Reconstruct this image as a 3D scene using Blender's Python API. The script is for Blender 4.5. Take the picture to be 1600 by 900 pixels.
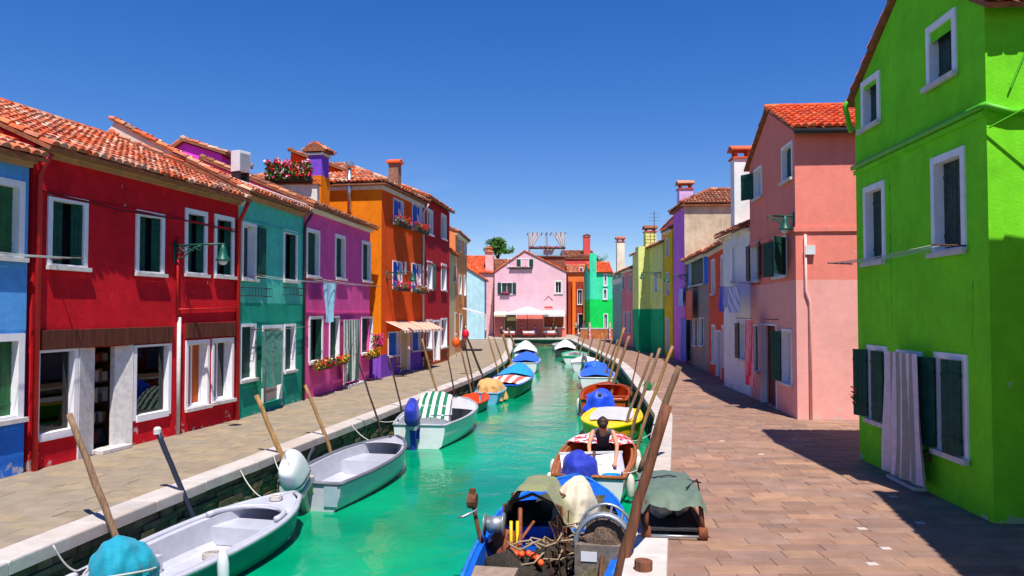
import bpy, bmesh, math, random
from mathutils import Vector, Matrix, noise
random.seed(11)
SC = bpy.context.scene
COL = SC.collection
for o in list(bpy.data.objects): bpy.data.objects.remove(o)
V = Vector
# ------------------------------------------------------------------ camera, sky, sun, exposure
FPX, CAMZ = 1200.0, 2.85                       # focal length in photo pixels, eye height over the pavement
PITCH = math.atan(37.0 / FPX)
cam = bpy.data.cameras.new('camera'); camo = bpy.data.objects.new('camera', cam); COL.objects.link(camo)
camo.location = (0, 0, CAMZ); camo.rotation_euler = (math.pi/2 + PITCH, 0, 0)
cam.sensor_width = 36; cam.lens = 36 * FPX / 1600; cam.clip_end = 3000; cam.clip_start = .05
SC.camera = camo
SUN_EL = math.radians(64); SUNH = V((.19, -.98, 0)).normalized()
TOSUN = V((SUNH.x*math.cos(SUN_EL), SUNH.y*math.cos(SUN_EL), math.sin(SUN_EL)))
w = bpy.data.worlds.new('World'); SC.world = w; w.use_nodes = True
wn, wl = w.node_tree.nodes, w.node_tree.links
sky = wn.new('ShaderNodeTexSky'); sky.sky_type = 'NISHITA'; sky.sun_disc = False
sky.sun_elevation = SUN_EL; sky.sun_rotation = math.atan2(SUNH.x, SUNH.y)
sky.altitude = 0; sky.air_density = .85; sky.dust_density = 0.0; sky.ozone_density = 4.0
hs = wn.new('ShaderNodeHueSaturation'); hs.inputs['Saturation'].default_value = 1.55; hs.inputs['Hue'].default_value = .52; hs.inputs['Value'].default_value = 1.0
gm = wn.new('ShaderNodeGamma'); gm.inputs[1].default_value = .76; wl.new(sky.outputs[0], gm.inputs[0]); wl.new(gm.outputs[0], hs.inputs['Color']); 
gn = wn.new('ShaderNodeTexCoord'); cmp_ = wn.new('ShaderNodeMapping'); cmp_.inputs['Scale'].default_value = (2.2, 2.2, 9); wl.new(gn.outputs['Generated'], cmp_.inputs['Vector'])
cn = wn.new('ShaderNodeTexNoise'); cn.inputs['Scale'].default_value = 1.6; cn.inputs['Detail'].default_value = 7; cn.inputs['Roughness'].default_value = .6; wl.new(cmp_.outputs[0], cn.inputs['Vector'])
cr_ = wn.new('ShaderNodeMapRange'); wl.new(cn.outputs['Fac'], cr_.inputs[0]); cr_.inputs[1].default_value = .54; cr_.inputs[2].default_value = .80; cr_.inputs[4].default_value = .35
cx_ = wn.new('ShaderNodeMix'); cx_.data_type = 'RGBA'; sz_ = wn.new('ShaderNodeSeparateXYZ'); wl.new(gn.outputs['Generated'], sz_.inputs[0]); br_ = wn.new('ShaderNodeMapRange'); wl.new(sz_.outputs[2], br_.inputs[0]); br_.inputs[1].default_value = .22; br_.inputs[2].default_value = .06; mu_ = wn.new('ShaderNodeMath'); mu_.operation = 'MULTIPLY'; wl.new(cr_.outputs[0], mu_.inputs[0]); wl.new(br_.outputs[0], mu_.inputs[1]); wl.new(mu_.outputs[0], cx_.inputs[0]); wl.new(hs.outputs[0], cx_.inputs[6]); cx_.inputs[7].default_value = (3.4, 3.8, 4.6, 1); wl.new(cx_.outputs[2], wn['Background'].inputs['Color'])
wn['Background'].inputs['Strength'].default_value = .13
sl = bpy.data.lights.new('sun', 'SUN'); sl.energy = 4.2; sl.angle = math.radians(.53); sl.color = (1, .95, .87)
so = bpy.data.objects.new('sun', sl); COL.objects.link(so); so.rotation_euler = TOSUN.to_track_quat('Z', 'Y').to_euler()
vs = SC.view_settings; vs.view_transform = 'Standard'; vs.look = 'None'; vs.gamma = 1; vs.use_curve_mapping = False; vs.exposure = .65
# ------------------------------------------------------------------ survey helpers: photo pixel -> place
def ray(px, py):
    xc, yc = (px-800)/FPX, (450-py)/FPX
    c, s = math.cos(PITCH), math.sin(PITCH)
    return V((xc, c - s*yc, s + c*yc))
CAM = V((0, 0, CAMZ))
def G(px, py, z=0.0):
    d = ray(px, py); t = (z-CAMZ)/d.z; return CAM + d*t
def atY(px, py, y):
    d = ray(px, py); return CAM + d*(y/d.y)
def proj(p):
    q = V(p) - CAM; c, s = math.cos(PITCH), math.sin(PITCH)
    f = q.y*c + q.z*s; u = -q.y*s + q.z*c
    return (800 + FPX*q.x/f, 450 - FPX*u/f, f)
# ------------------------------------------------------------------ mesh helpers
def srgb(r, g, b):
    f = lambda c: (c/255/12.92) if c/255 <= .04045 else ((c/255+.055)/1.055)**2.4
    return (f(r), f(g), f(b))
class MB:
    def __init__(s): s.v = []; s.f = []; s.m = []; s.cur = 0
    def add(s, vs, fs):
        b = len(s.v); s.v += [tuple(p) for p in vs]
        for f in fs: s.f.append(tuple(b+i for i in f)); s.m.append(s.cur)
    def box(s, x0, x1, y0, y1, z0, z1, fn=None):
        vs = [V((x, y, z)) for x in (x0, x1) for y in (y0, y1) for z in (z0, z1)]
        if fn: vs = [fn(p) for p in vs]
        s.add(vs, [(0,1,3,2),(4,6,7,5),(0,4,5,1),(2,3,7,6),(0,2,6,4),(1,5,7,3)])
    def obox(s, o, a, b, c):
        o, a, b, c = V(o), V(a), V(b), V(c)
        vs = [o + a*i + b*j + c*k for i in (0,1) for j in (0,1) for k in (0,1)]
        s.add(vs, [(0,1,3,2),(4,6,7,5),(0,4,5,1),(2,3,7,6),(0,2,6,4),(1,5,7,3)])
    def poly(s, pts): s.add(pts, [tuple(range(len(pts)))])
    def prism(s, pts, ext):
        n = len(pts); ext = V(ext)
        s.add([V(p) for p in pts] + [V(p)+ext for p in pts],
              [tuple(range(n))[::-1], tuple(range(n, 2*n))] + [(i, (i+1) % n, n+(i+1) % n, n+i) for i in range(n)])
    def tube(s, pts, r, n=8, cap=True):
        pts = [V(p) for p in pts]; rs = r if hasattr(r, '__len__') else [r]*len(pts)
        vs = []; up = None
        for i, p in enumerate(pts):
            t = (pts[min(i+1, len(pts)-1)] - pts[max(i-1, 0)]).normalized()
            if up is None: up = V((0,0,1)) if abs(t.z) < .9 else V((1,0,0))
            a = t.cross(up).normalized(); b = a.cross(t).normalized(); up = b
            vs += [p + (a*math.cos(2*math.pi*k/n) + b*math.sin(2*math.pi*k/n))*rs[i] for k in range(n)]
        fs = [(i*n+k, i*n+(k+1) % n, (i+1)*n+(k+1) % n, (i+1)*n+k) for i in range(len(pts)-1) for k in range(n)]
        if cap: fs += [tuple(range(n))[::-1], tuple(range((len(pts)-1)*n, len(pts)*n))]
        s.add(vs, fs)
    def lathe(s, o, prof, n=10, sx=1, sy=1):
        o = V(o); vs = []
        for r, z in prof: vs += [o + V((r*math.cos(2*math.pi*k/n)*sx, r*math.sin(2*math.pi*k/n)*sy, z)) for k in range(n)]
        fs = [(i*n+k, i*n+(k+1) % n, (i+1)*n+(k+1) % n, (i+1)*n+k) for i in range(len(prof)-1) for k in range(n)]
        fs += [tuple(range(n))[::-1], tuple(range((len(prof)-1)*n, len(prof)*n))]
        s.add(vs, fs)
    def grid(s, nu, nv, fn, mi=None, wrap=False):
        b = len(s.v); s.v += [tuple(fn(i/nu, j/nv)) for j in range(nv+1) for i in range(nu+1)]
        for j in range(nv):
            for i in range(nu):
                q = b + j*(nu+1) + i; s.f.append((q, q+1, q+nu+2, q+nu+1)); s.m.append(mi(i, j) if mi else s.cur)
    def blob(s, c, rx, ry, rz, n=8, m=5, amp=0.0, seed=0):
        c = V(c); vs = []
        for j in range(m+1):
            th = math.pi*j/m
            for i in range(n):
                ph = 2*math.pi*i/n; d = V((math.sin(th)*math.cos(ph), math.sin(th)*math.sin(ph), math.cos(th)))
                k = 1 + amp*noise.noise(d*1.9 + V((seed, seed*.7, 0)))
                vs.append(c + V((d.x*rx, d.y*ry, d.z*rz))*k)
        s.add(vs, [(j*n+i, (j+1)*n+i, (j+1)*n+(i+1) % n, j*n+(i+1) % n) for j in range(m) for i in range(n)])
    def leaf(s, c, r, seed=None):
        a = V((random.gauss(0,1), random.gauss(0,1), random.gauss(0,1))).normalized()
        b = a.orthogonal().normalized(); b.rotate(Matrix.Rotation(random.uniform(0, 6.28), 3, a)); d = a.cross(b)
        c = V(c); s.add([c - b*r, c + d*r*.5, c + b*r + a*r*.2, c - d*r*.5], [(0,1,2,3)])
    def mesh(s, name, mats, smooth=False):
        me = bpy.data.meshes.new(name); me.from_pydata(s.v, [], s.f)
        for m in (mats if isinstance(mats, (list, tuple)) else [mats]): me.materials.append(m)
        if any(s.m): me.polygons.foreach_set('material_index', s.m)
        if smooth: me.polygons.foreach_set('use_smooth', [True]*len(s.f))
        me.update(); return me
    def build(s, name, mats, parent=None, smooth=False, **kw):
        o = bpy.data.objects.new(name, s.mesh(name, mats, smooth)); COL.objects.link(o); o.parent = parent
        for k, v in kw.items(): o[k] = v
        return o
def bevel(o, wd=.01, seg=2):
    bm = bmesh.new(); bm.from_mesh(o.data); bmesh.ops.remove_doubles(bm, verts=bm.verts, dist=1e-5)
    bmesh.ops.recalc_face_normals(bm, faces=bm.faces)
    bmesh.ops.bevel(bm, geom=[e for e in bm.edges if e.is_manifold and e.calc_face_angle(0) > .5], offset=wd, segments=seg, profile=.7, affect='EDGES')
    bm.to_mesh(o.data); bm.free(); return o
def empty(name, loc, rz=0.0, label=None, cat=None, group=None, parent=None):
    o = bpy.data.objects.new(name, None); COL.objects.link(o); o.location = loc; o.rotation_euler = (0, 0, rz); o.empty_display_size = .2
    if label: o['label'] = label; o['category'] = cat
    if group: o['group'] = group
    o.parent = parent; return o
def tag(o, label, cat, group=None):
    o['label'] = label; o['category'] = cat
    if group: o['group'] = group
    return o
# ------------------------------------------------------------------ materials
MATS = {}
def newmat(name):
    m = bpy.data.materials.new(name); m.use_nodes = True; nt = m.node_tree
    return m, nt.nodes, nt.links, nt.nodes['Principled BSDF']
def nd(n, t, **kw):
    x = n.new(t)
    for k, v in kw.items():
        if k in x.inputs: x.inputs[k].default_value = v
        else: setattr(x, k, v)
    return x
def mixc(n, l, fac, a, b, bt='MIX'):
    x = n.new('ShaderNodeMix'); x.data_type = 'RGBA'; x.blend_type = bt
    for i, s in ((0, fac), (6, a), (7, b)):
        if hasattr(s, 'is_linked'): l.new(s, x.inputs[i])
        elif i == 0: x.inputs[0].default_value = s
        else: x.inputs[i].default_value = (*s[:3], 1)
    return x.outputs[2]
def mapr(n, l, s, a, b, c, d):
    x = n.new('ShaderNodeMapRange'); l.new(s, x.inputs[0])
    for i, v in enumerate((a, b, c, d)): x.inputs[i+1].default_value = v
    return x.outputs[0]
def math_(n, l, op, a, b=None):
    x = n.new('ShaderNodeMath'); x.operation = op
    for i, s in enumerate((a, b)):
        if s is None: continue
        if hasattr(s, 'is_linked'): l.new(s, x.inputs[i])
        else: x.inputs[i].default_value = s
    return x.outputs[0]
def bump(n, l, bsdf, h, st, dist=.01):
    b = n.new('ShaderNodeBump'); b.inputs['Strength'].default_value = st; b.inputs['Distance'].default_value = dist
    l.new(h, b.inputs['Height']); l.new(b.outputs[0], bsdf.inputs['Normal'])
def plain(name, c, rough=.6, var=.12, scale=3.0, bmp=.0, metal=0.0, spec=.4, coat=0.0):
    """painted / plain surface with slight tone variation"""
    if name in MATS: return MATS[name]
    m, n, l, b = newmat(name); tc = n.new('ShaderNodeTexCoord')
    nz = nd(n, 'ShaderNodeTexNoise', Scale=scale, Detail=5.0, Roughness=.65); l.new(tc.outputs['Object'], nz.inputs['Vector'])
    lo = tuple(x*(1-var*1.6) for x in c); hi = tuple(min(1, x*(1+var)) for x in c)
    l.new(mixc(n, l, mapr(n, l, nz.outputs['Fac'], .3, .7, 0, 1), lo, hi), b.inputs['Base Color'])
    b.inputs['Roughness'].default_value = rough; b.inputs['Metallic'].default_value = metal
    b.inputs['Specular IOR Level'].default_value = spec; b.inputs['Coat Weight'].default_value = coat
    if bmp:
        n2 = nd(n, 'ShaderNodeTexNoise', Scale=scale*9, Detail=4.0); l.new(tc.outputs['Object'], n2.inputs['Vector'])
        bump(n, l, b, n2.outputs['Fac'], bmp)
    MATS[name] = m; return m
def plaster(name, c, low=None, zs=1.0, peel=None, var=.10, zup=None, up=None):
    """lime plaster: blotches, rain streaks, fine grain; optional second paint colour below zs; optional flaked patches"""
    if name in MATS: return MATS[name]
    k_ = 1.28; c = tuple(min(.9, x*k_ + .003) for x in c); low = low and tuple(min(.9, x*k_ + .003) for x in low)
    m, n, l, b = newmat(name); tc = n.new('ShaderNodeTexCoord'); oi = n.new('ShaderNodeObjectInfo')
    vec = n.new('ShaderNodeVectorMath'); vec.operation = 'ADD'; l.new(tc.outputs['Object'], vec.inputs[0])
    cmb = n.new('ShaderNodeCombineXYZ'); l.new(math_(n, l, 'MULTIPLY', oi.outputs['Random'], 50), cmb.inputs[0]); l.new(cmb.outputs[0], vec.inputs[1])
    big = nd(n, 'ShaderNodeTexNoise', Scale=.9, Detail=8.0, Roughness=.62); l.new(vec.outputs[0], big.inputs['Vector'])
    mp = n.new('ShaderNodeMapping'); mp.inputs['Scale'].default_value = (2.2, 2.2, .3); l.new(vec.outputs[0], mp.inputs['Vector'])
    stk = nd(n, 'ShaderNodeTexNoise', Scale=1.3, Detail=6.0, Roughness=.6); l.new(mp.outputs[0], stk.inputs['Vector'])
    sep = n.new('ShaderNodeSeparateXYZ'); l.new(tc.outputs['Object'], sep.inputs[0])
    col = c
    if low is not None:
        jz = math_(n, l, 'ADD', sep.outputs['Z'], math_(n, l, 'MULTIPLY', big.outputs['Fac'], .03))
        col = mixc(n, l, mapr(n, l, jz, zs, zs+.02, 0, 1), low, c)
    d1 = mixc(n, l, mapr(n, l, big.outputs['Fac'], .32, .72, 0, 1), (1-var*2.2,)*3, (1+var*.8,)*3)
    d2 = mixc(n, l, mapr(n, l, stk.outputs['Fac'], .42, .75, 0, 1), (1,)*3, (1-var*1.1,)*3)
    mid = nd(n, 'ShaderNodeTexNoise', Scale=4.2, Detail=9.0, Roughness=.72, Distortion=.5); l.new(vec.outputs[0], mid.inputs['Vector'])
    d3 = mixc(n, l, mapr(n, l, mid.outputs['Fac'], .36, .66, 0, 1), (1-var*1.3,)*3, (1+var*.5,)*3)
    col = mixc(n, l, 1.0, col, d1, 'MULTIPLY'); col = mixc(n, l, 1.0, col, d2, 'MULTIPLY'); col = mixc(n, l, 1.0, col, d3, 'MULTIPLY')
    sc_ = nd(n, 'ShaderNodeTexNoise', Scale=9, Detail=6.0, Roughness=.6); l.new(vec.outputs[0], sc_.inputs['Vector'])
    sk_ = math_(n, l, 'MULTIPLY', mapr(n, l, sc_.outputs['Fac'], .70, .74, 0, .55), mapr(n, l, big.outputs['Fac'], .45, .6, 0, 1)); col = mixc(n, l, sk_, col, (.5, .44, .4))
    if peel:
        pn = nd(n, 'ShaderNodeTexNoise', Scale=2.3, Detail=9.0, Roughness=.7); l.new(vec.outputs[0], pn.inputs['Vector'])
        hz = mapr(n, l, sep.outputs['Z'], 0, peel, .13, 0)
        k = mapr(n, l, math_(n, l, 'ADD', pn.outputs['Fac'], hz), .66, .68, 0, .8)
        col = mixc(n, l, k, col, (.55, .5, .46))
    l.new(col, b.inputs['Base Color']); b.inputs['Roughness'].default_value = .92; b.inputs['Specular IOR Level'].default_value = .15
    fine = nd(n, 'ShaderNodeTexNoise', Scale=26, Detail=6.0, Roughness=.7); l.new(tc.outputs['Object'], fine.inputs['Vector'])
    hh = math_(n, l, 'ADD', fine.outputs['Fac'], math_(n, l, 'MULTIPLY', big.outputs['Fac'], 2.5))
    bump(n, l, b, hh, .35, .02); MATS[name] = m; return m
def rnd_mat(name, cols, rough=.85, nscale=8, nvar=.35, bmp=.3, shift=0.0, stain=None):
    """one colour per piece (object or mesh island) out of a ramp, with grain"""
    if name in MATS: return MATS[name]
    m, n, l, b = newmat(name); tc = n.new('ShaderNodeTexCoord'); oi = n.new('ShaderNodeObjectInfo'); ge = n.new('ShaderNodeNewGeometry')
    r = math_(n, l, 'FRACT', math_(n, l, 'ADD', oi.outputs['Random'], ge.outputs['Random Per Island']))
    cr = n.new('ShaderNodeValToRGB'); cr.color_ramp.interpolation = 'LINEAR'; e = cr.color_ramp.elements
    while len(e) < len(cols): e.new(.5)
    for i, c in enumerate(cols): e[i].position = i/(len(cols)-1); e[i].color = (*c, 1)
    l.new(r, cr.inputs[0])
    nz = nd(n, 'ShaderNodeTexNoise', Scale=nscale, Detail=7.0, Roughness=.7); l.new(ge.outputs['Position'], nz.inputs['Vector'])
    col = mixc(n, l, 1.0, cr.outputs[0], mixc(n, l, mapr(n, l, nz.outputs['Fac'], .3, .7, 0, 1), (1-nvar,)*3, (1+nvar*.5,)*3), 'MULTIPLY')
    if stain:
        sn = nd(n, 'ShaderNodeTexNoise', Scale=.8, Detail=8.0, Roughness=.65); l.new(ge.outputs['Position'], sn.inputs['Vector'])
        col = mixc(n, l, mapr(n, l, sn.outputs['Fac'], .5, .72, 0, .75), col, stain)
    l.new(col, b.inputs['Base Color']); b.inputs['Roughness'].default_value = rough; b.inputs['Specular IOR Level'].default_value = .25
    n2 = nd(n, 'ShaderNodeTexNoise', Scale=nscale*5, Detail=5.0); l.new(ge.outputs['Position'], n2.inputs['Vector'])
    bump(n, l, b, n2.outputs['Fac'], bmp, .01); MATS[name] = m; return m
def wood(name, c, c2=None, rough=.75, sc=1.0):
    if name in MATS: return MATS[name]
    m, n, l, b = newmat(name); tc = n.new('ShaderNodeTexCoord'); oi = n.new('ShaderNodeObjectInfo')
    mp = n.new('ShaderNodeMapping'); mp.inputs['Scale'].default_value = (14*sc, 14*sc, 1.1*sc); l.new(tc.outputs['Object'], mp.inputs['Vector'])
    nz = nd(n, 'ShaderNodeTexNoise', Scale=2.0, Detail=7.0, Roughness=.7); l.new(mp.outputs[0], nz.inputs['Vector'])
    c2 = c2 or tuple(x*.45 for x in c)
    col = mixc(n, l, mapr(n, l, nz.outputs['Fac'], .35, .68, 0, 1), c2, c)
    col = mixc(n, l, 1.0, col, mixc(n, l, oi.outputs['Random'], (.75,)*3, (1.15,)*3), 'MULTIPLY')
    l.new(col, b.inputs['Base Color']); b.inputs['Roughness'].default_value = rough; b.inputs['Specular IOR Level'].default_value = .3
    bump(n, l, b, nz.outputs['Fac'], .5, .01); MATS[name] = m; return m
def cloth(name, c, rough=.85, sheen=.2, var=.1):
    if name in MATS: return MATS[name]
    m = plain(name, c, rough, var, 6, 0); nt = m.node_tree; n, l = nt.nodes, nt.links; b = n['Principled BSDF']
    b.inputs['Sheen Weight'].default_value = sheen; tc = n.new('ShaderNodeTexCoord')
    w1 = nd(n, 'ShaderNodeTexNoise', Scale=4.5, Detail=5.0, Roughness=.55, Distortion=1.2); l.new(tc.outputs['Object'], w1.inputs['Vector'])
    w2 = nd(n, 'ShaderNodeTexVoronoi', Scale=5.0); w2.feature = 'SMOOTH_F1'; l.new(tc.outputs['Object'], w2.inputs['Vector'])
    bump(n, l, b, math_(n, l, 'ADD', w1.outputs['Fac'], math_(n, l, 'MULTIPLY', w2.outputs['Distance'], .6)), .55, .03); return m
M_WHITE = plain('white_stone_paint', (.84, .82, .85), .7, .06, 5, .1)
M_SILL = plain('white_sill_stone', (.62, .58, .55), .8, .12, 6, .2)
M_SHUT = plain('dark_green_shutter', (.008, .072, .050), .6, .25, 5, spec=.2)
M_SHUT2 = plain('bright_green_shutter', (.01, .12, .035), .45, .2, 5)
M_SHUT3 = plain('brown_shutter', (.035, .022, .018), .5, .25, 5)
M_SHUT4 = plain('dull_green_shutter', (.06, .15, .12), .5, .2, 5)
M_GLASS = plain('dark_window_glass', (.012, .016, .02), .06, .3, 1.5, spec=.6)
M_DARK = plain('dark_interior', (.012, .010, .010), .9)
M_IRON = plain('dark_iron', (.018, .02, .022), .5)
M_LAMPG = plain('lamp_green_iron', (.006, .09, .06), .4)
M_WIRE = plain('pale_wire', (.45, .5, .46), .6)
M_TILE = rnd_mat('terracotta_tile', [srgb(196,84,48), srgb(222,102,56), srgb(150,92,70), srgb(232,134,86), srgb(178,98,72), srgb(224,162,128), srgb(206,88,48), srgb(236,196,170), srgb(120,78,62)], .85, 6, .4, .3, stain=(.34,.22,.16))
M_TILE2 = rnd_mat('bright_terracotta_tile', [srgb(212,78,38), srgb(232,96,46), srgb(190,80,48), srgb(238,124,74), srgb(206,90,56)], .85, 6, .25, .25)
M_TILE3 = rnd_mat('weathered_brown_tile', [srgb(120,70,48), srgb(168,94,62), srgb(140,90,70), srgb(196,120,84), srgb(104,66,52), srgb(214,150,112)], .9, 6, .4, .3, stain=(.12,.09,.07))
M_SLAB = plain('roof_bed_terracotta', (.30, .10, .045), .9, .3, 6)
M_CORN = plain('tan_cornice', (.48, .27, .13), .85, .2, 4)
M_CREAM = plaster('cream_plaster', (.72, .66, .56))
M_RED_PIPE = plain('red_painted_pipe', srgb(196, 30, 28), .5, .15, 4)
M_POLE = wood('weathered_pole_wood', (.34, .20, .115), (.13, .07, .04))
M_POLE2 = wood('golden_pole_wood', (.46, .27, .10), (.22, .11, .04))
M_POLE3 = wood('dark_pole_wood', (.075, .045, .035), (.03, .02, .018))
M_POLE4 = wood('red_brown_pole_wood', (.24, .085, .04), (.09, .035, .02))
M_LEAF = rnd_mat('flower_leaf_green', [(.02,.08,.012), (.05,.16,.02), (.09,.2,.03)], .6, 5, .2, .0)
M_RED_FL = plain('red_petals', srgb(226, 24, 36), .6, .2); M_PINK_FL = plain('pink_petals', srgb(236, 60, 140), .6, .2)
M_WHT_FL = plain('pale_petals', (.75, .6, .66), .6, .2); M_YEL_FL = plain('yellow_petals', srgb(236, 176, 30), .6, .2)
# ------------------------------------------------------------------ the ground: quays, canal, water
KL = [(-7.3,-4), (-5.76,8.64), (-5.26,12.2), (-4.83,14.5), (-4.55,16.4), (-3.8,20.7), (-2.7,27.1), (-1.5,34.2), (-.83,39.8), (-.34,45), (0,59), (0,80)]
KR = [(-1.4,-4), (1.2,8.28), (3.97,21.2), (4.6,27.5), (5.7,40.2), (5.95,45), (6.0,76), (6.3,80)]
def lerp_x(poly, y):
    for (x0, y0), (x1, y1) in zip(poly, poly[1:]):
        if y <= y1 or (x1, y1) == poly[-1]: return x0 + (x1-x0)*(y-y0)/(y1-y0)
WATER = -.8
M_BED = plain('paving_bed_mortar', (.14, .115, .09), .95, .3, 2)
mb = MB()
FAR = 900
for P, xo in ((KL, -FAR), (KR, FAR)):
    for (x0, y0), (x1, y1) in zip(P, P[1:]):
        mb.poly([(x0, y0, -.03), (x1, y1, -.03), (xo, y1, -.03), (xo, y0, -.03)])
mb.poly([(-FAR, 80, -.03), (FAR, 80, -.03), (FAR, 2500, -.03), (-FAR, 2500, -.03)])
mb.poly([(-FAR, -4, -.03), (FAR, -4, -.03), (FAR, -300, -.03), (-FAR, -300, -.03)])
mb.build('ground', M_BED, kind='structure')
# quay walls under the kerbs: courses of slimy stone blocks
M_QUAY = rnd_mat('slimy_quay_stone', [(.10,.08,.05), (.18,.14,.08), (.24,.18,.10), (.13,.11,.06), (.28,.2,.13)], .7, 4, .5, .6, stain=(.06,.065,.025))
def quay(P, name, side):
    mb = MB(); q = MB()
    for (x0, y0), (x1, y1) in zip(P, P[1:]):
        a, b = V((x0, y0, 0)), V((x1, y1, 0)); d = (b-a); L = d.length; d.normalize(); n = V((d.y, -d.x, 0))*side
        mb.obox(a - n*.12 + V((0,0,-2)), d*L, -n*.5, V((0,0,1.85)))
        z = -.17; row = 0
        while z > -1.05:
            hh = random.uniform(.075, .13); x = -random.uniform(0, .4)
            while x < L:
                l = random.uniform(.22, .5); xa, xb = max(x, 0)+.006, min(x+l, L)-.006
                if xb > xa + .03:
                    pr = random.uniform(-.03, .035); o = a + d*xa - n*.13 + V((0,0,z-hh+.012))
                    q.obox(o, d*(xb-xa), n*(.10+pr), V((0,0,hh-.012)))
                x += l
            z -= hh
    w_ = mb.build(name, plain('quay_mortar', (.035,.03,.022), .9, .4, 3), kind='structure')
    q.build('wall_block', M_QUAY, w_, kind='stuff'); return w_
quay(KL, 'canal_wall', 1); quay(KR, 'canal_wall', -1)
quay([(0.0,80),(6.3,80)], 'canal_wall', 1)
# kerb of pale stone slabs
M_KERB = rnd_mat('istrian_kerb_stone', [(.46,.42,.38), (.55,.49,.45), (.50,.43,.39), (.58,.53,.50)], .75, 3, .18, .3, stain=(.46,.36,.29))
def kerb(P, name, side, wid):
    root = MB(); first = True; k = None
    pts = [V((x, y, 0)) for x, y in P]
    # walk along the line at slab lengths
    segs = [(pts[i], pts[i+1]) for i in range(len(pts)-1)]
    base = MB()
    for a, b in segs:
        d = (b-a); L = d.length; d = d/L; n = V((d.y, -d.x, 0))*side
        base.obox(a - n*.03 + V((0,0,-.15)), d*L, -n*(wid-.06), V((0,0,.13)))
    k = base.build(name, plain('kerb_bed', (.3,.26,.22), .9, .2), kind='structure')
    cut = []; acc = 0; nxt = 0; total = sum((b-a).length for a, b in segs)
    marks = [0]
    while marks[-1] < total: marks.append(marks[-1] + random.uniform(1.0, 1.7))
    def at(s):
        s = max(0, min(total-1e-4, s))
        for a, b in segs:
            L = (b-a).length
            if s <= L: return a + (b-a)*(s/L)
            s -= L
        return segs[-1][1]
    def nrm(s):
        d = (at(s+.6) - at(s-.6)).normalized(); return V((d.y, -d.x, 0))*side
    for s0, s1 in zip(marks, marks[1:]):
        s1 = min(s1, total)
        if s1 - s0 < .2: continue
        A, B = at(s0+.006), at(s1-.006); nA, nB = nrm(s0), nrm(s1); top = .022 + random.uniform(-.004, .006); c = .018; th = .16
        b_ = MB()
        o = [A + nA*.04, B + nB*.04, B - nB*wid, A - nA*wid]
        ctr = (o[0]+o[1]+o[2]+o[3])/4
        ins = [p + (ctr-p).normalized()*c*1.3 for p in o]
        vs = [p + V((0,0,top-th)) for p in o] + [p + V((0,0,top-c)) for p in o] + [p + V((0,0,top)) for p in ins]
        vs = [v_ - ctr for v_ in vs]
        b_.add(vs, [(8,9,10,11)] + [(i, (i+1) % 4, 4+(i+1) % 4, 4+i) for i in range(4)] + [(4+i, 4+(i+1) % 4, 8+(i+1) % 4, 8+i) for i in range(4)])
        ob = b_.build('kerb_stone', M_KERB, k); ob.location = ctr
    return k
kerb(KL, 'quay_kerb', 1, .42); kerb(KR, 'quay_kerb', -1, .44); kerb([(0.2,80),(6.1,80)], 'quay_kerb', 1, .5)
# paving: one stone = one slab with a chamfered, slightly tilted top
def stone_mesh(mat):
    m = MB(); c = .006
    vs = [(x, y, -.03) for x, y in ((-.5,-.5),(.5,-.5),(.5,.5),(-.5,.5))] + [(x, y, -c) for x, y in ((-.5,-.5),(.5,-.5),(.5,.5),(-.5,.5))] + [(x*.975, y*.95, 0) for x, y in ((-.5,-.5),(.5,-.5),(.5,.5),(-.5,.5))]
    m.add(vs, [(8,9,10,11)] + [(i, (i+1) % 4, 4+(i+1) % 4, 4+i) for i in range(4)] + [(4+i, 4+(i+1) % 4, 8+(i+1) % 4, 8+i) for i in range(4)])
    return m.mesh('paving_stone', mat)
M_PAVE_R = rnd_mat('right_quay_paving', [srgb(138,107,92), srgb(152,116,98), srgb(143,115,104), srgb(163,126,102), srgb(132,106,95), srgb(157,119,99), srgb(148,120,108), srgb(173,132,106)], .8, 2.2, .28, .35, stain=srgb(131,106,94))
M_PAVE_L = rnd_mat('left_quay_paving', [srgb(147,132,112), srgb(156,139,116), srgb(142,129,114), srgb(162,142,113), srgb(150,135,117), srgb(144,127,106)], .8, 2.2, .25, .35, stain=srgb(136,124,110))
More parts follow.
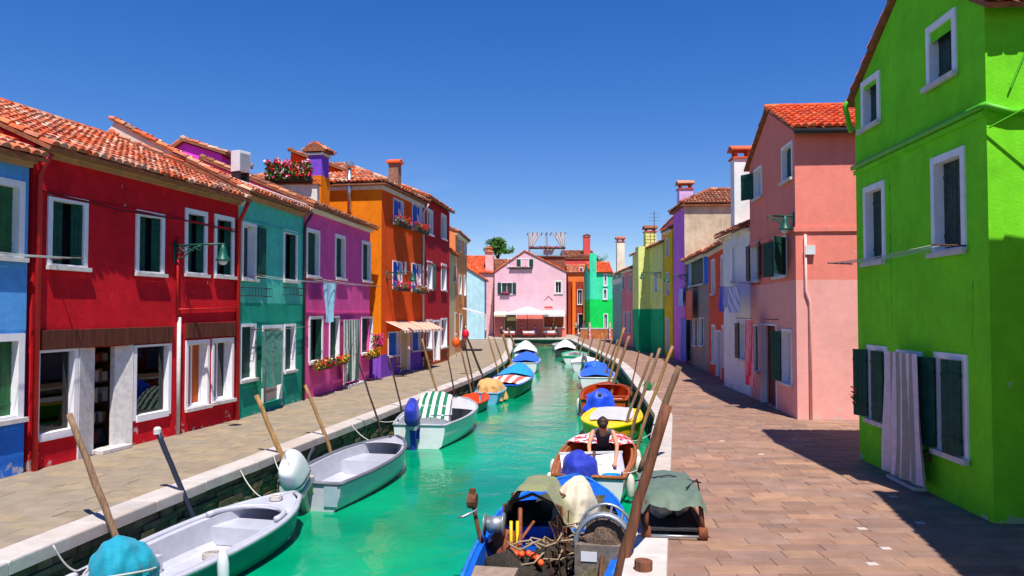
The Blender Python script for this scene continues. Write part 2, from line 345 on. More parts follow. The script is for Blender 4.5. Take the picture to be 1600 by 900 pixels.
def pave(name, mat, xin, xout, y0, y1, shear, rowd):
    sheet = MB(); y = y0
    while y < y1: sheet.poly([(xin(y), y, -.022), (xin(y+2), y+2, -.022), (xout(y+2), y+2, -.022), (xout(y), y, -.022)][::1]); y += 2
    root = sheet.build(name, M_BED, kind='structure')
    st = []; y = y0
    while y < y1:
        d = rowd*random.uniform(.85, 1.2)
        xa, xb = sorted((xin(y), xout(y))); x = xa - random.uniform(0, .5)
        while x < xb + .3:
            l = random.choice((.34, .45, .55, .68, .85))*random.uniform(.9, 1.1)
            xr_ = x + l
            cx, cy = x + l/2, y + d/2 + shear*(x + l/2 - xa)
            k1, k2 = sorted((xin(cy), xout(cy))); a_, b_ = max(x, k1), min(xr_, k2)
            if b_ - a_ > .08: st.append(((a_+b_)/2, cy, b_-a_, d))
            x += l
        y += d
    me = stone_mesh(mat); vis = []
    for s_ in st:
        px, py, dd = proj((s_[0], s_[1], 0)) if s_[1] > 1 else (-999, 0, 1)
        s_on = -60 < px < 1660 and 0 < py < 950 and dd > 0
        vis.append((dd if s_on else 1e6, s_))
    vis.sort(key=lambda t: t[0]); mbq = MB()
    for i, (dd, (cx, cy, l, d)) in enumerate(vis):
        g = .006; M = Matrix.Translation((cx, cy, random.uniform(-.003, .003))) @ Matrix.Rotation(math.atan(shear), 4, 'Z') @ Matrix.Rotation(random.gauss(0, .004), 4, 'X') @ Matrix.Rotation(random.gauss(0, .003), 4, 'Y') @ Matrix.Diagonal((l-g, d-g, 1, 1))
        if i < 300 and dd < 1e5:
            o = bpy.data.objects.new('paving_stone', me); COL.objects.link(o); o.parent = root; o.matrix_local = M
        elif cy < 80 and cy > -2: mbq.add([M @ v.co for v in me.vertices], [tuple(p.vertices) for p in me.polygons])
    mbq.build('paving_field', mat, root, kind='stuff')
    return root
pave('pavement', M_PAVE_R, lambda y: lerp_x(KR, y)+.3, lambda y: 11.5, 4.5, 79, .0, .245)
LW = [(-9.6,4), (-8.9,13.8), (-7.4,20.4), (-6.9,25), (-6.1,33), (-4.9,39), (-4.1,46), (-4.4,60), (-5,80)]
pave('pavement', M_PAVE_L, lambda y: lerp_x(KL, y)-.3, lambda y: lerp_x(LW, y)-.4, 4.5, 79, -.16, .29)
sq = MB(); sq.poly([(-30,79.8,-.012), (40,79.8,-.012), (40,110,-.012), (-30,110,-.012)]); sq.build('square_paving', plain('square_paving_stone', (.42,.36,.30), .9, .25, 2), kind='structure')
# small white inlay stones in the right-hand paving (property marks)
for px, py in ((1396,776), (1347,826), (1384,857), (1363,881), (1438,817), (1241,686), (1189,710), (1128,689)):
    p = G(px, py); m_ = MB(); m_.box(-.06, .06, -.045, .045, -.02, .006); o = bevel(m_.build('marker_stone', M_KERB), .004, 1); o.location = p
    o['kind'] = 'structure'
# water
def water_mat():
    m, n, l, b = newmat('canal_water'); ge = n.new('ShaderNodeNewGeometry')
    mp = n.new('ShaderNodeMapping'); mp.inputs['Scale'].default_value = (1, .8, 1); l.new(ge.outputs['Position'], mp.inputs['Vector'])
    a = nd(n, 'ShaderNodeTexNoise', Scale=1.5, Detail=3.0, Roughness=.5, Distortion=.4); l.new(mp.outputs[0], a.inputs['Vector'])
    c = nd(n, 'ShaderNodeTexNoise', Scale=7.0, Detail=3.0, Roughness=.55); l.new(mp.outputs[0], c.inputs['Vector'])
    big = nd(n, 'ShaderNodeTexNoise', Scale=.35, Detail=4.0, Roughness=.6); l.new(ge.outputs['Position'], big.inputs['Vector'])
    near = mixc(n, l, mapr(n, l, big.outputs['Fac'], .35, .65, 0, 1), (.0, .20, .095), (.0, .34, .155))
    l.new(near, b.inputs['Base Color'])
    b.inputs['Roughness'].default_value = .07; b.inputs['IOR'].default_value = 1.33; b.inputs['Specular IOR Level'].default_value = .34
    h = math_(n, l, 'ADD', math_(n, l, 'MULTIPLY', a.outputs['Fac'], 1.0), math_(n, l, 'MULTIPLY', c.outputs['Fac'], .22))
    bump(n, l, b, h, .42, .06); return m
wt = MB(); wt.poly([(-14,-40,WATER), (10,-40,WATER), (10,84,WATER), (-14,84,WATER)]); wt.build('water', water_mat(), kind='structure')
# ------------------------------------------------------------------ houses
TILE_ME = {}
def tile_mesh(mat):
    if mat.name in TILE_ME: return TILE_ME[mat.name]
    m = MB(); n = 5; vs = []
    for y, r, z in ((0, .098, .03), (.42, .078, 0.0)):
        vs += [(r*math.cos(math.pi*k/n), y, z + r*.85*math.sin(math.pi*k/n)) for k in range(n+1)]
    m.add(vs, [(k, k+1, n+2+k, n+1+k) for k in range(n)] + [tuple(range(n+1))])
    me = m.mesh('roof_tile', mat); me.polygons.foreach_set('use_smooth', [True]*n + [False]); TILE_ME[mat.name] = me; return me
def tiles(roof, O, A, S, L, SL, mat, indiv=False, pitch=.2, clip=None):
    O, A, S = V(O), V(A).normalized(), V(S).normalized(); N = A.cross(S)
    nc = max(1, round(L/pitch)); pitch = L/nc; nr = max(1, math.ceil((SL-.05)/.34)); me = tile_mesh(mat); q = MB(); k = 0
    for r in range(nr):
        for c in range(nc):
            if clip and not clip(pitch*(c+.5), (r+.6)*.34): continue
            p = O + A*(pitch*(c+.5) + random.gauss(0, .008)) + S*(r*.34 + random.gauss(0, .012)) + N*random.uniform(0, .012)
            R = Matrix((A, S, N)).transposed().to_4x4()
            M = Matrix.Translation(p) @ R @ Matrix.Rotation(random.gauss(0, .035), 4, 'Z') @ Matrix.Diagonal((pitch/.2*random.uniform(.95, 1.05), min(1, (SL-r*.34)/.42), 1, 1))
            if indiv and k < 300:
                o = bpy.data.objects.new('roof_tile', me); COL.objects.link(o); o.parent = roof; o.matrix_local = M; k += 1
            else: q.add([M @ v.co for v in me.vertices], [tuple(p_.vertices) for p_ in me.polygons])
    if q.v: q.build('tile_field', mat, roof, kind='stuff')
def leafplanks(mb, o, a, z0, z1, nrm, n=3, th=.03, rails=True):
    """one shutter leaf: n planks from point o along vector a (a is the leaf width), faces along nrm"""
    o, a, nrm = V(o), V(a), V(nrm); g = a.normalized()*.006
    for i in range(n): mb.obox(o + a*(i/n) + g*.5 + V((0,0,z0)), a/n - g, nrm*th, V((0,0,z1-z0)))
    if rails:
        for t in (.16, .84):
            z = z0 + (z1-z0)*t; mb.obox(o + a*.02 + V((0,0,z-.025)) - nrm*.012, a*.96, nrm*(th+.024), V((0,0,.05)))
class House:
    def __init__(s, name, label, p0, p1, depth, cat='house', group='coloured houses along the canal', rot=None):
        s.p0 = V((p0[0], p0[1], 0)); d = V((p1[0]-p0[0], p1[1]-p0[1], 0)); s.W = d.length; s.D = depth; s.ang = math.atan2(d.y, d.x)
        s.R = Matrix.Rotation(s.ang, 3, 'Z'); s.Ri = s.R.transposed(); s.root = empty(name, s.p0, s.ang, label, cat, group); s.holes = {'F': [], 'L': [], 'R': []}; s.wins = []
    def w(s, x, y, z): return s.p0 + s.R @ V((x, y, z))
    def P(s, px, py, y=0.0):
        o = s.Ri @ (CAM - s.p0); d = s.Ri @ ray(px, py); t = (y - o.y)/d.y; q = o + d*t; return q.x, q.z
    def S(s, px, py, x):
        o = s.Ri @ (CAM - s.p0); d = s.Ri @ ray(px, py); t = (x - o.x)/d.x; q = o + d*t; return q.y, q.z
    def rect(s, x0, x1, yt, yb, pl='F'):
        xm, ym = (x0+x1)/2, (yt+yb)/2
        f = {'F': s.P, 'L': lambda a, b: s.S(a, b, 0), 'R': lambda a, b: s.S(a, b, s.W)}[pl]
        a0, a1 = sorted((f(x0, ym)[0], f(x1, ym)[0])); return a0, a1, f(xm, yb)[1], f(xm, yt)[1]
    def fn(s, pl):
        if pl == 'F': return lambda a, d, z: V((a, d, z))
        if pl == 'L': return lambda a, d, z: V((d, a, z))
        return lambda a, d, z: V((s.W-d, a, z))
    def win(s, x0, x1, yt, yb, style='closed', pl='F', r=None, **k):
        r = r or s.rect(x0, x1, yt, yb, pl); fw = k.get('fw', .09)
        s.holes[pl].append((r[0]+fw*.5, r[1]-fw*.5, max(.0, r[2]+(0 if k.get('door') else fw*.5)), r[3]-fw*.5)); s.wins.append((pl, r, style, k)); return r
    def panel(s, mb, pl, H):
        W = s.W if pl == 'F' else s.D; f = s.fn(pl); hs_ = s.holes[pl]
        xs = sorted({0, W, *[v for h in hs_ for v in h[:2]]}); zs = sorted({0, H, *[v for h in hs_ for v in h[2:]]})
        xs = [x for x in xs if 0 <= x <= W]; zs = [z for z in zs if 0 <= z <= H]
        for xa, xb in zip(xs, xs[1:]):
            for za, zb in zip(zs, zs[1:]):
                xc, zc = (xa+xb)/2, (za+zb)/2
                if any(h[0] < xc < h[1] and h[2] < zc < h[3] for h in hs_): continue
                mb.poly([f(xa, 0, za), f(xb, 0, za), f(xb, 0, zb), f(xa, 0, zb)])
        for x0, x1, z0, z1 in hs_:
            e = .24; c = [(x0, z0), (x1, z0), (x1, z1), (x0, z1)]
            for (a, b), (c_, d_) in zip(c, c[1:]+c[:1]): mb.poly([f(a, 0, b), f(c_, 0, d_), f(c_, e, d_), f(a, e, b)])
    def build(s, H, mat, roof='eave', slope=.47, ridge=.5, ov=.34, vx=.06, tmat=None, indiv=False, side=None, cornice=M_CORN, tile_sides=None, back=True):
        tmat = tmat or M_TILE; W, D = s.W, s.D; s.H = H; side = side or {}
        front = MB(); s.panel(front, 'F', H)
        oth = {'L': MB(), 'R': MB(), 'B': MB()}
        s.panel(oth['L'], 'L', H); s.panel(oth['R'], 'R', H); oth['B'].poly([(0,D,0), (W,D,0), (W,D,H), (0,D,H)])
        if roof == 'eave':
            yr = D*ridge; zr = H + slope*yr
            for k, x in (('L', 0), ('R', W)): oth[k].poly([(x,0,H), (x,yr,zr), (x,D,H)])
        elif roof == 'gable':
            xr = W*ridge; zr = H + slope*max(xr, W-xr)
            front.poly([(0,0,H), (xr,0,zr), (W,0,H)]); oth['B'].poly([(0,D,H), (xr,D,zr), (W,D,H)])
        else: oth['B'].poly([(0,0,H), (W,0,H), (W,D,H), (0,D,H)])
        for k in 'LRB':
            if k in side: oth[k].build('side_wall', side[k], s.root)
            else: front.add(oth[k].v, oth[k].f)
        s.wall = front.build('wall', mat, s.root)
        sl_ = MB(); th = .07
        if roof == 'eave':
            c = 1/math.hypot(1, slope); S = V((0, c, slope*c)); N = V((0, -slope*c, c)); SL = (yr+ov)/c; O = V((-vx, -ov, H + .03 - slope*ov))
            sl_.obox(O, V((W+2*vx,0,0)), S*SL, N*th)
            sb = (zr-H)/(D-yr); cb = 1/math.hypot(1, sb); Sb = V((0, -cb, sb*cb)); Nb = V((0, sb*cb, cb)); SLb = (D-yr+ov)/cb; Ob = V((-vx, D+ov, H + .03 - sb*ov))
            sl_.obox(Ob, V((W+2*vx,0,0)), Sb*SLb, Nb*th)
            s.roof = sl_.build('roof', M_SLAB, s.root)
            tiles(s.roof, O + N*th, (1,0,0), S, W+2*vx, SL, tmat, indiv)
            rb = MB()
            for k in range(int((W+2*vx)/.4)+1): rb.tube([(-vx+k*.4, yr, zr+.12), (min(W+vx, -vx+k*.4+.44), yr, zr+.14)], [.11, .095], 8)
            rb.build('ridge_tile', tmat, s.roof, True, kind='stuff')
            if cornice:
                cm = MB(); cm.box(0, W, -.09, -.002, H-.20, H-.13); cm.box(0, W, -.18, -.002, H-.13, H-.07); cm.build('cornice', cornice, s.root)
        elif roof == 'hip':
            e = ov; hw = min(W, D)/2 + e; c = 1/math.hypot(1, slope); z0 = H + .03 - slope*ov; zt = z0 + slope*hw
            x0, x1, y0, y1 = -e, W+e, -e, D+e
            if W <= D: r0, r1 = V(((x0+x1)/2, y0+hw, zt)), V(((x0+x1)/2, y1-hw, zt))
            else: r0, r1 = V((x0+hw, (y0+y1)/2, zt)), V((x1-hw, (y0+y1)/2, zt))
            cs = [V((x0,y0,z0)), V((x1,y0,z0)), V((x1,y1,z0)), V((x0,y1,z0))]
            if W <= D: fs = [[cs[0],cs[1],r0], [cs[1],cs[2],r1,r0], [cs[2],cs[3],r1], [cs[3],cs[0],r0,r1]]
            else: fs = [[cs[0],cs[1],r1,r0], [cs[1],cs[2],r1], [cs[2],cs[3],r0,r1], [cs[3],cs[0],r0]]
            for q in fs: sl_.poly([p + V((0,0,th)) for p in q])
            sl_.poly(cs); sl_.box(x0, x1, y0, y1, z0-.05, z0+.01)
            s.roof = sl_.build('roof', M_SLAB, s.root)
            for q in fs:
                a = (q[1]-q[0]); L = a.length; a = a/L; up = V((-a.y, a.x, 0)); S = (up*c + V((0,0,slope*c))); SL = hw/c
                top0 = (q[-1]-q[0]).dot(a); top1 = (q[2]-q[0]).dot(a)
                tiles(s.roof, q[0] + V((0,0,th)), a, S, L, SL, tmat, indiv, clip=lambda x, y, L=L, SL=SL, t0=top0, t1=top1: t0*y/SL - .06 < x < L - (L-t1)*y/SL + .06)
            rb = MB()
            for p, q in [(r0, r1)] + [(cs[i], min((r0, r1), key=lambda r: (r-cs[i]).length)) for i in range(4)]:
                n_ = max(1, int((q-p).length/.4))
                for k in range(n_): rb.tube([p.lerp(q, k/n_) + V((0,0,.15)), p.lerp(q, (k+1.08)/n_) + V((0,0,.17))], [.11, .095], 8)
            rb.build('ridge_tile', tmat, s.roof, True, kind='stuff')
            if cornice:
                cm = MB(); cm.box(-.08, W+.08, -.08, -.002, H-.32, H-.02); cm.box(-.08, -.002, 0, D, H-.32, H-.02); cm.box(W+.002, W+.08, 0, D, H-.32, H-.02); cm.build('cornice', cornice, s.root)
        elif roof == 'gable':
            sL = (zr-H)/xr; sR = (zr-H)/(W-xr); s.zr = zr
            cL = 1/math.hypot(1, sL); cR = 1/math.hypot(1, sR)
            SLn = V((cL, 0, sL*cL)); NL = V((-sL*cL, 0, cL)); SR = V((-cR, 0, sR*cR)); NR = V((sR*cR, 0, cR))
            OL = V((-ov, D+vx, H+.03-sL*ov)); OR = V((W+ov, -vx, H+.03-sR*ov)); Ld = D+2*vx
            if xr > .3: sl_.obox(OL, V((0,-Ld,0)), SLn*((xr+ov)/cL), NL*th)
            else: oL = MB(); oL.poly([(0,0,H), (0,D,H), (xr,D,zr), (xr,0,zr)]); oL.build('upper_wall', mat, s.root)
            sl_.obox(OR, V((0,Ld,0)), SR*((W-xr+ov)/cR), NR*th)
            s.roof = sl_.build('roof', M_SLAB, s.root)
            ts = tile_sides or ('LR' if xr > .3 else 'R')
            if 'L' in ts: tiles(s.roof, OL + NL*th, (0,-1,0), SLn, Ld, (xr+ov)/cL, tmat, indiv)
            if 'R' in ts: tiles(s.roof, OR + NR*th, (0,1,0), SR, Ld, (W-xr+ov)/cR, tmat, indiv)
            rb = MB()
            for k in range(int(Ld/.4)+1): rb.tube([(xr, -vx+k*.4, zr+.12), (xr, min(D+vx, -vx+k*.4+.44), zr+.14)], [.11, .095], 8)
            rb.build('ridge_tile', tmat, s.roof, True, kind='stuff')
            if cornice:
                cm = MB(); cm.box(W+.002, W+.12, 0, D, H-.24, H-.05); cm.box(-.12, -.002, 0, D, H-.24, H-.05); cm.build('cornice', cornice, s.root)
        for wdef in s.wins: s._window(*wdef)
        return s
    def _window(s, pl, r, style, k):
        f0 = s.fn(pl); f = lambda p: f0(p.x, p.y, p.z)
        a0, a1, z0, z1 = r; fw = k.get('fw', .09); fm = k.get('fmat', M_WHITE); sm = k.get('smat', M_SHUT); door = k.get('door'); nm = 'door' if door else 'window'
        m = MB(); pr = k.get('pr', .03); dp = .15
        m.box(a0, a0+fw, -pr, dp, z0, z1, f); m.box(a1-fw, a1, -pr, dp, z0, z1, f); m.box(a0+fw, a1-fw, -pr, dp, z1-fw, z1, f)
        if not door: m.box(a0+fw, a1-fw, -pr+.004, dp, z0, z0+fw*.6, f)
        o = m.build(nm, fm, s.root)
        if not door and k.get('sill', True):
            q = MB(); q.box(a0-.04, a1+.04, -.10, -pr-.003, z0-.05, z0+.03, f); q.build('sill', M_SILL, o)
        i0, i1, b0, b1 = a0+fw+.002, a1-fw-.002, z0+(0.02 if door else fw*.6+.002), z1-fw-.002; mid = (i0+i1)/2
        q = MB(); q.box(i0-.02, i1+.02, .20, .215, b0-.02, b1+.02, f); q.build('pane', k.get('pmat', M_GLASS), o)
        if style in ('glass', 'open', 'curtain', 'out'):
            if style != 'curtain':
                q = MB(); g = .04
                q.box(i0, i0+g, .155, .195, b0, b1, f); q.box(i1-g, i1, .155, .195, b0, b1, f); q.box(i0+g, i1-g, .155, .195, b0, b0+g, f); q.box(i0+g, i1-g, .155, .195, b1-g, b1, f); q.box(mid-g*.6, mid+g*.6, .155, .192, b0+g, b1-g, f)
                q.build('sash', k.get('sash', M_WHITE), o)
        sx = lambda p: f0(p.x, p.y, 0) - f0(0, 0, 0)
        def leaf(hinge, vec, n=3):
            q = MB(); v = V((vec[0], vec[1], 0)); nr = V((-v.y, v.x, 0)).normalized()
            A = f0(hinge, vec[2], 0); q2 = MB(); leafplanks(q2, (0,0,0), sx(v), b0, b1, sx(nr), n); q.add([V(p)+A for p in q2.v], q2.f); q.build('shutter', sm, o)
        wd = mid - i0
        if style == 'closed': leaf(i0, (wd-.004, 0, .12)); leaf(mid+.004, (wd-.004, 0, .12))
        elif style == 'ajar': leaf(i0, (wd*1.02, 0, .125)); leaf(i1, (-wd*.62, .0, .06)) if False else leaf(i1, (-wd*.5, .09, .03))
        elif style == 'open':          # leaves folded back against the wall
            wl_ = k.get('leaf', wd)
            if 'L' in k.get('leaves', 'LR'): leaf(a0+.01, (-wl_, -.03, -.05))
            if 'R' in k.get('leaves', 'LR'): leaf(a1-.01, (wl_, -.03, -.085 if True else 0))
        elif style == 'out':           # leaves standing out from the wall at an angle
            for hs_, an in k['out']:
                an = math.radians(an); h_ = i0 if hs_ == 'L' else i1; sg = -1 if hs_ == 'L' else 1
                leaf(h_ - sg*.0, (sg*wd*1.05*math.cos(an), -wd*1.05*math.sin(an), -.045))
        elif style == 'door': leaf(i0, (i1-i0, 0, .10), 4)
        return o
    def pipe(s, pts, r=.045, mat=None, name='downpipe'):
        m = MB(); m.tube(pts, r, 8); return m.build(name, mat or M_RED_PIPE, s.root, True)
    def part(s, name, mat, fill, smooth=False, **kw):
        m = MB(); fill(m); return m.build(name, mat, s.root, smooth, **kw)
    def chimney(s, x, y, z0, z1, wx, wy, mat, capmat=M_TILE, style='hood', cap=.3):
        m = MB(); m.box(x-wx/2, x+wx/2, y-wy/2, y+wy/2, z0, z1-cap); c = m.build('chimney', mat, s.root)
        q = MB(); e = .1; zc = z1-cap; sh_ = max(.12, .38*cap); zp = zc+.07+sh_
        q.box(x-wx/2-e*.6, x+wx/2+e*.6, y-wy/2-e*.6, y+wy/2+e*.6, zc+.002, zc+.07)
        for sx in (-1, 1):
            for sy in (-1, 1): q.box(x+sx*wx*.36-.05, x+sx*wx*.36+.05, y+sy*wy*.36-.05, y+sy*wy*.36+.05, zc+.07, zc+.07+sh_)
        q.build('chimney_head', plain('chimney_brick', srgb(200,84,52), .9, .2), c)
        t = MB(); t.prism([(x-wx/2-e, y-wy/2-e, zp), (x+wx/2+e, y-wy/2-e, zp), (x+wx/2+e, y-wy/2-e, zp+.05), (x, y-wy/2-e, zp+.05+.32*(wx/2+e)*1.3), (x-wx/2-e, y-wy/2-e, zp+.05)], (0, wy+2*e, 0)); t.build('chimney_cap', capmat, c)
        return c
# ---- left bank -------------------------------------------------------------------------------
C_BLUE = plaster('blue_plaster', srgb(86, 154, 226), low=srgb(44, 112, 206), zs=2.3, peel=.5)
C_RED = plaster('carmine_plaster', srgb(200, 22, 36), peel=.45, var=.13)
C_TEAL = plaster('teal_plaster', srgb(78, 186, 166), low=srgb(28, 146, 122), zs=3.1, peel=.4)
C_MAG = plaster('magenta_plaster', srgb(246, 84, 152))
C_ORA = plaster('orange_plaster', srgb(250, 78, 14), low=srgb(116, 70, 176), zs=1.0)
C_ORS = plaster('sunlit_orange_plaster', srgb(252, 120, 12), low=srgb(132, 76, 190), zs=1.0)  # brighter copy of the orange and purple paint, sunlight put into the colour
C_DRED = plaster('dark_red_plaster', srgb(178, 26, 36), low=srgb(160, 74, 40), zs=1.0)
A = (-8.62, 13.79); B = (-7.29, 20.36); C = (-6.75, 24.8)
A0 = (A[0]-1.33*.9, A[1]-6.57*.9)
h = House('house', 'blue house with green shuttered windows left of the red shop', (A0[0]-.0, A0[1]), (A[0]-.02, A[1]-.12), 7); H_BLUE = h
h.win(-34, 37, 277, 403, 'closed', smat=M_SHUT2, fw=.12); h.win(-36, 36, 522, 660, 'closed', smat=M_SHUT2, fw=.13)
h.build(5.62, C_BLUE, slope=.44, ov=.32, cornice=M_CORN)
h = House('house', 'carmine red house with a shop on the ground floor and white framed windows', A, B, 7.3); H_RED = h
for q in ((73,136,307,419), (211,256,331,429), (288,323,328,430), (334,365,337,433)): h.win(*q, 'ajar', fw=.11)
rs1 = h.win(53, 120, 546, 682, 'none', fw=.10, pmat=None); rs2 = h.win(207, 266, 538, 652, 'none', fw=.10, pmat=None)
rd = h.win(121, 205, 541, 712, 'none', door=True, fw=.03, pmat=None)
h.win(289, 326, 531, 637, 'glass', fw=.09, pmat=plain('orange_blind', srgb(190,84,20), .8)); h.win(330, 364, 528, 627, 'glass', fw=.09)
h.wins = [x for x in h.wins if x[2] != 'none']; shop = (rs1, rs2, rd)
h.build(5.88, C_RED, slope=.44, ov=.36, indiv=True)
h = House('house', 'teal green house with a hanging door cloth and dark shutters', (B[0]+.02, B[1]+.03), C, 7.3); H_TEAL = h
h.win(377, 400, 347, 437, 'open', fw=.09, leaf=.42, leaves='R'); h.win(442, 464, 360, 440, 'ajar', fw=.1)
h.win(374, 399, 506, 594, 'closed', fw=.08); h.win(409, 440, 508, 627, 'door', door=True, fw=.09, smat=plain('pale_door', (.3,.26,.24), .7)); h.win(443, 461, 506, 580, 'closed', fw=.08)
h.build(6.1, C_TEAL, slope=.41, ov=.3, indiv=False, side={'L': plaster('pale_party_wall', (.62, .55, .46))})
D_ = (-5.95, 32.1)
h = House('house', 'magenta pink house with striped door curtain and flower boxes', (C[0]+.02, C[1]+.04), D_, 7); H_MAG = h
for q in ((478,499,358,433), (523,539,367,436), (565,579,377,440)): h.win(*q, 'closed', fw=.11)
h.win(482, 504, 494, 566, 'ajar', fw=.1); h.win(514, 530, 494, 562, 'closed', fw=.07); mdoor = h.win(537, 560, 500, 598, 'curtain', door=True, fw=.06, pmat=M_DARK); h.win(564, 582, 495, 552, 'closed', fw=.06)
h.build(6.35, C_MAG, slope=.42, ov=.32, tmat=M_TILE3, cornice=M_CREAM)
E = (-4.54, 38.9); F = (-3.72, 45.6); O0 = (-5.62, 33.0)
h = House('house', 'three storey orange house with purple base and blue shutters', O0, E, 7.5); H_ORA = h
M_BLSH = plain('royal_blue_shutter', srgb(24, 100, 214), .55, .15, spec=.2)
oraw = [h.win(*q, 'closed', fw=.04, smat=M_BLSH) for q in ((614,630,312,352), (643.5,659,320,361), (613,628,408,452), (643,657,412,456))]
for q in ((606,623,518,556), (643,657,513,548)): h.win(*q, 'closed', fw=.05, smat=M_BLSH)
h.win(625, 640, 515, 580, 'door', door=True, fw=.06, smat=plain('cream_door', (.55,.42,.24), .7))
h.build(8.45, C_ORA, roof='hip', slope=.42, ov=.3, side={'L': C_ORS, 'R': C_ORS, 'B': C_ORS}, cornice=M_CREAM)
h = House('house', 'narrow dark red three storey house next to the orange one', (E[0]+.02, E[1]+.05), F, 7); H_DRED = h
for q in ((667,676,327,367), (689,697,335,374), (689,697,412,454), (665.5,675,499,546), (688.5,698,497,543)): h.win(*q, 'glass', fw=.09)
h.win(667, 675, 408, 452, 'open', fw=.08, leaves='R', smat=M_SHUT4); h.win(677, 687, 500, 564, 'glass', door=True, fw=.09)
h.build(8.75, C_DRED, slope=.4, ov=.3, cornice=None)
h = House('house', 'low beige house between the dark red and the terracotta house', (-3.95, 46.6), (-3.85, 52), 6); 
h.win(708, 713, 412, 440, 'glass', fw=.08); h.win(710.5, 715, 488, 536, 'door', door=True, fw=.12, smat=M_SHUT3)
h.build(6.6, plaster('beige_plaster', srgb(214, 186, 138)), slope=.4, ov=.25, tmat=M_TILE2, cornice=None)
h = House('house', 'terracotta house with dark shutters behind the low beige house', (-3.85, 52.1), (-3.5, 59.5), 6)
for q in ((716,720,372,393), (725,728,378,398), (717,721,430,460), (725,728,430,462), (718,722,490,530)): h.win(*q, 'closed', fw=.05, smat=M_SHUT)
h.build(8.3, plaster('ochre_plaster', srgb(214, 138, 84)), slope=.4, ov=.25, tmat=M_TILE3, cornice=M_CREAM)
# light blue house, pink restaurant and the houses closing the canal
h = House('house', 'pale blue corner house with an orange tiled verge', (-4.75, 80), (-2.87, 80), 6); H_PBLUE = h
for y0, y1 in ((81.2, 82.1), (84.0, 84.9)):
    for z0, z1 in ((.9, 2.6), (3.9, 5.6)): h.win(0,0,0,0, 'closed', pl='R', r=(y0-80, y1-80, z0, z1), fw=.05, smat=M_SHUT)
h.build(6.2, plaster('pale_blue_plaster', srgb(176, 212, 240)), roof='gable', ridge=.02, slope=.62, ov=.2, vx=.15, tmat=M_TILE2, side={'R': plaster('shaded_blue_plaster', srgb(92, 140, 206))}, cornice=None)  # canal side wall in darker blue: its shade is painted into the plaster
h = House('house', 'pink gabled restaurant house facing down the canal', (-1.96, 87), (6.15, 87), 9); H_REST = h
C_PINKR = plaster('rose_plaster', srgb(248, 172, 180), low=srgb(226, 120, 110), zs=2.6, var=.06)
M_PINKF = plain('pink_frame', (.75, .5, .5), .7)
h.win(800-7, 813, 404, 417, 'glass', fw=.08); h.win(813.5, 827, 404, 417, 'open', leaves='LR', leaf=.45, fw=.08, sash=M_DARK)
h.win(783, 801, 441, 460, 'open', leaves='LR', leaf=.4, fw=.05); h.win(866, 879, 438, 459, 'glass', fw=.16, fmat=M_CREAM)
h.win(788, 807, 491, 522, 'door', door=True, fw=.05, smat=plain('olive_door', (.2,.16,.06), .7)); h.win(849, 882, 489, 512, 'glass', fw=.05, pmat=plain('rust_awning', srgb(170,80,50), .8))
h.build(7.3, C_PINKR, roof='gable', ridge=.42, slope=.5, ov=.15, vx=.1, tmat=M_TILE2, cornice=None)
# ---- right bank ------------------------------------------------------------------------------
C_GRN = plaster('lime_green_plaster', srgb(112, 206, 34), var=.085, peel=.3)
C_PNK = plaster('salmon_pink_plaster', srgb(245, 124, 110), low=srgb(248, 154, 146), zs=3.7, peel=.45, var=.05)
C_WHT = plaster('white_plaster', (.74, .75, .79), peel=.5, var=.06)
h = House('house', 'tall lime green house with white framed windows at the right', (6.75, 15.0), (6.49, 10.43), 7); H_GRN = h
M_AGED = plain('flaking_green_shutter', (.02, .06, .045), .6, .5, 14)
for q in ((1347,1376,119,198), (1449,1496,27,127), (1351,1384,287,411), (1457,1510,237,395)): h.win(*q, 'closed', fw=.11, smat=M_AGED)
h.win(1357, 1388, 540, 660, 'out', fw=.09, out=[('L', 20), ('R', 172)]); gd = h.win(1404, 1443, 548, 758, 'curtain', door=True, fw=.09, pmat=M_DARK)
h.win(1463, 1514, 552, 712, 'out', fw=.09, out=[('L', 22), ('R', 168)])
h.build(7.05, C_GRN, roof='gable', ridge=.5, slope=.62, ov=.24, vx=.1, indiv=True, tmat=M_TILE2, cornice=None)
h = House('house', 'salmon pink house with dark green shutters beyond the lime green house', (8.0, 25.75), (7.55, 20.4), 8); H_PNK = h
h.win(1178, 1191, 262, 310, 'out', fw=.08, out=[('L', 35)]); h.win(1222, 1239, 225, 283, 'closed', fw=.08)
h.win(1174, 1187, 378, 440, 'open', fw=.07, leaves='LR', leaf=.36, smat=M_SHUT3); h.win(1210, 1230, 370, 433, 'out', fw=.07, out=[('L', 12), ('R', 40)])
h.win(1175, 1186, 507, 580, 'closed', fw=.04, smat=M_SHUT3); pd = h.win(1190, 1214, 506, 634, 'curtain', door=True, fw=.05, pmat=plain('red_brown_door', (.16,.04,.03), .6)); h.win(1222, 1238, 514, 600, 'out', fw=.07, out=[('L', 20)])
h.build(7.72, C_PNK, roof='gable', ridge=.5, slope=.44, ov=.3, vx=.12, indiv=True, tmat=M_TILE2, cornice=None)
h = House('house', 'low white house with a tall white chimney beside the salmon house', (8.18, 29.7), (8.02, 25.85), 6); H_WHT = h
h.win(1157, 1172, 503, 563, 'open', fw=.05, leaves='LR', leaf=.4, smat=M_SHUT3); h.win(1145, 1149, 385, 440, 'closed', fw=.05)
h.build(5.75, C_WHT, slope=.4, ov=.3, cornice=M_CREAM)
h = House('house', 'narrow brick red house between the white and the grey house', (9.15, 35.7), (8.45, 30.0), 6)
for q in ((1112,1117.5,405,460), (1127,1132,398,458), (1113,1118,507,567), (1129,1135,508,572)): h.win(*q, 'glass', fw=.09)
h.win(1119, 1127, 516, 590, 'door', door=True, fw=.06, smat=plain('grey_door', (.4,.4,.42), .7))
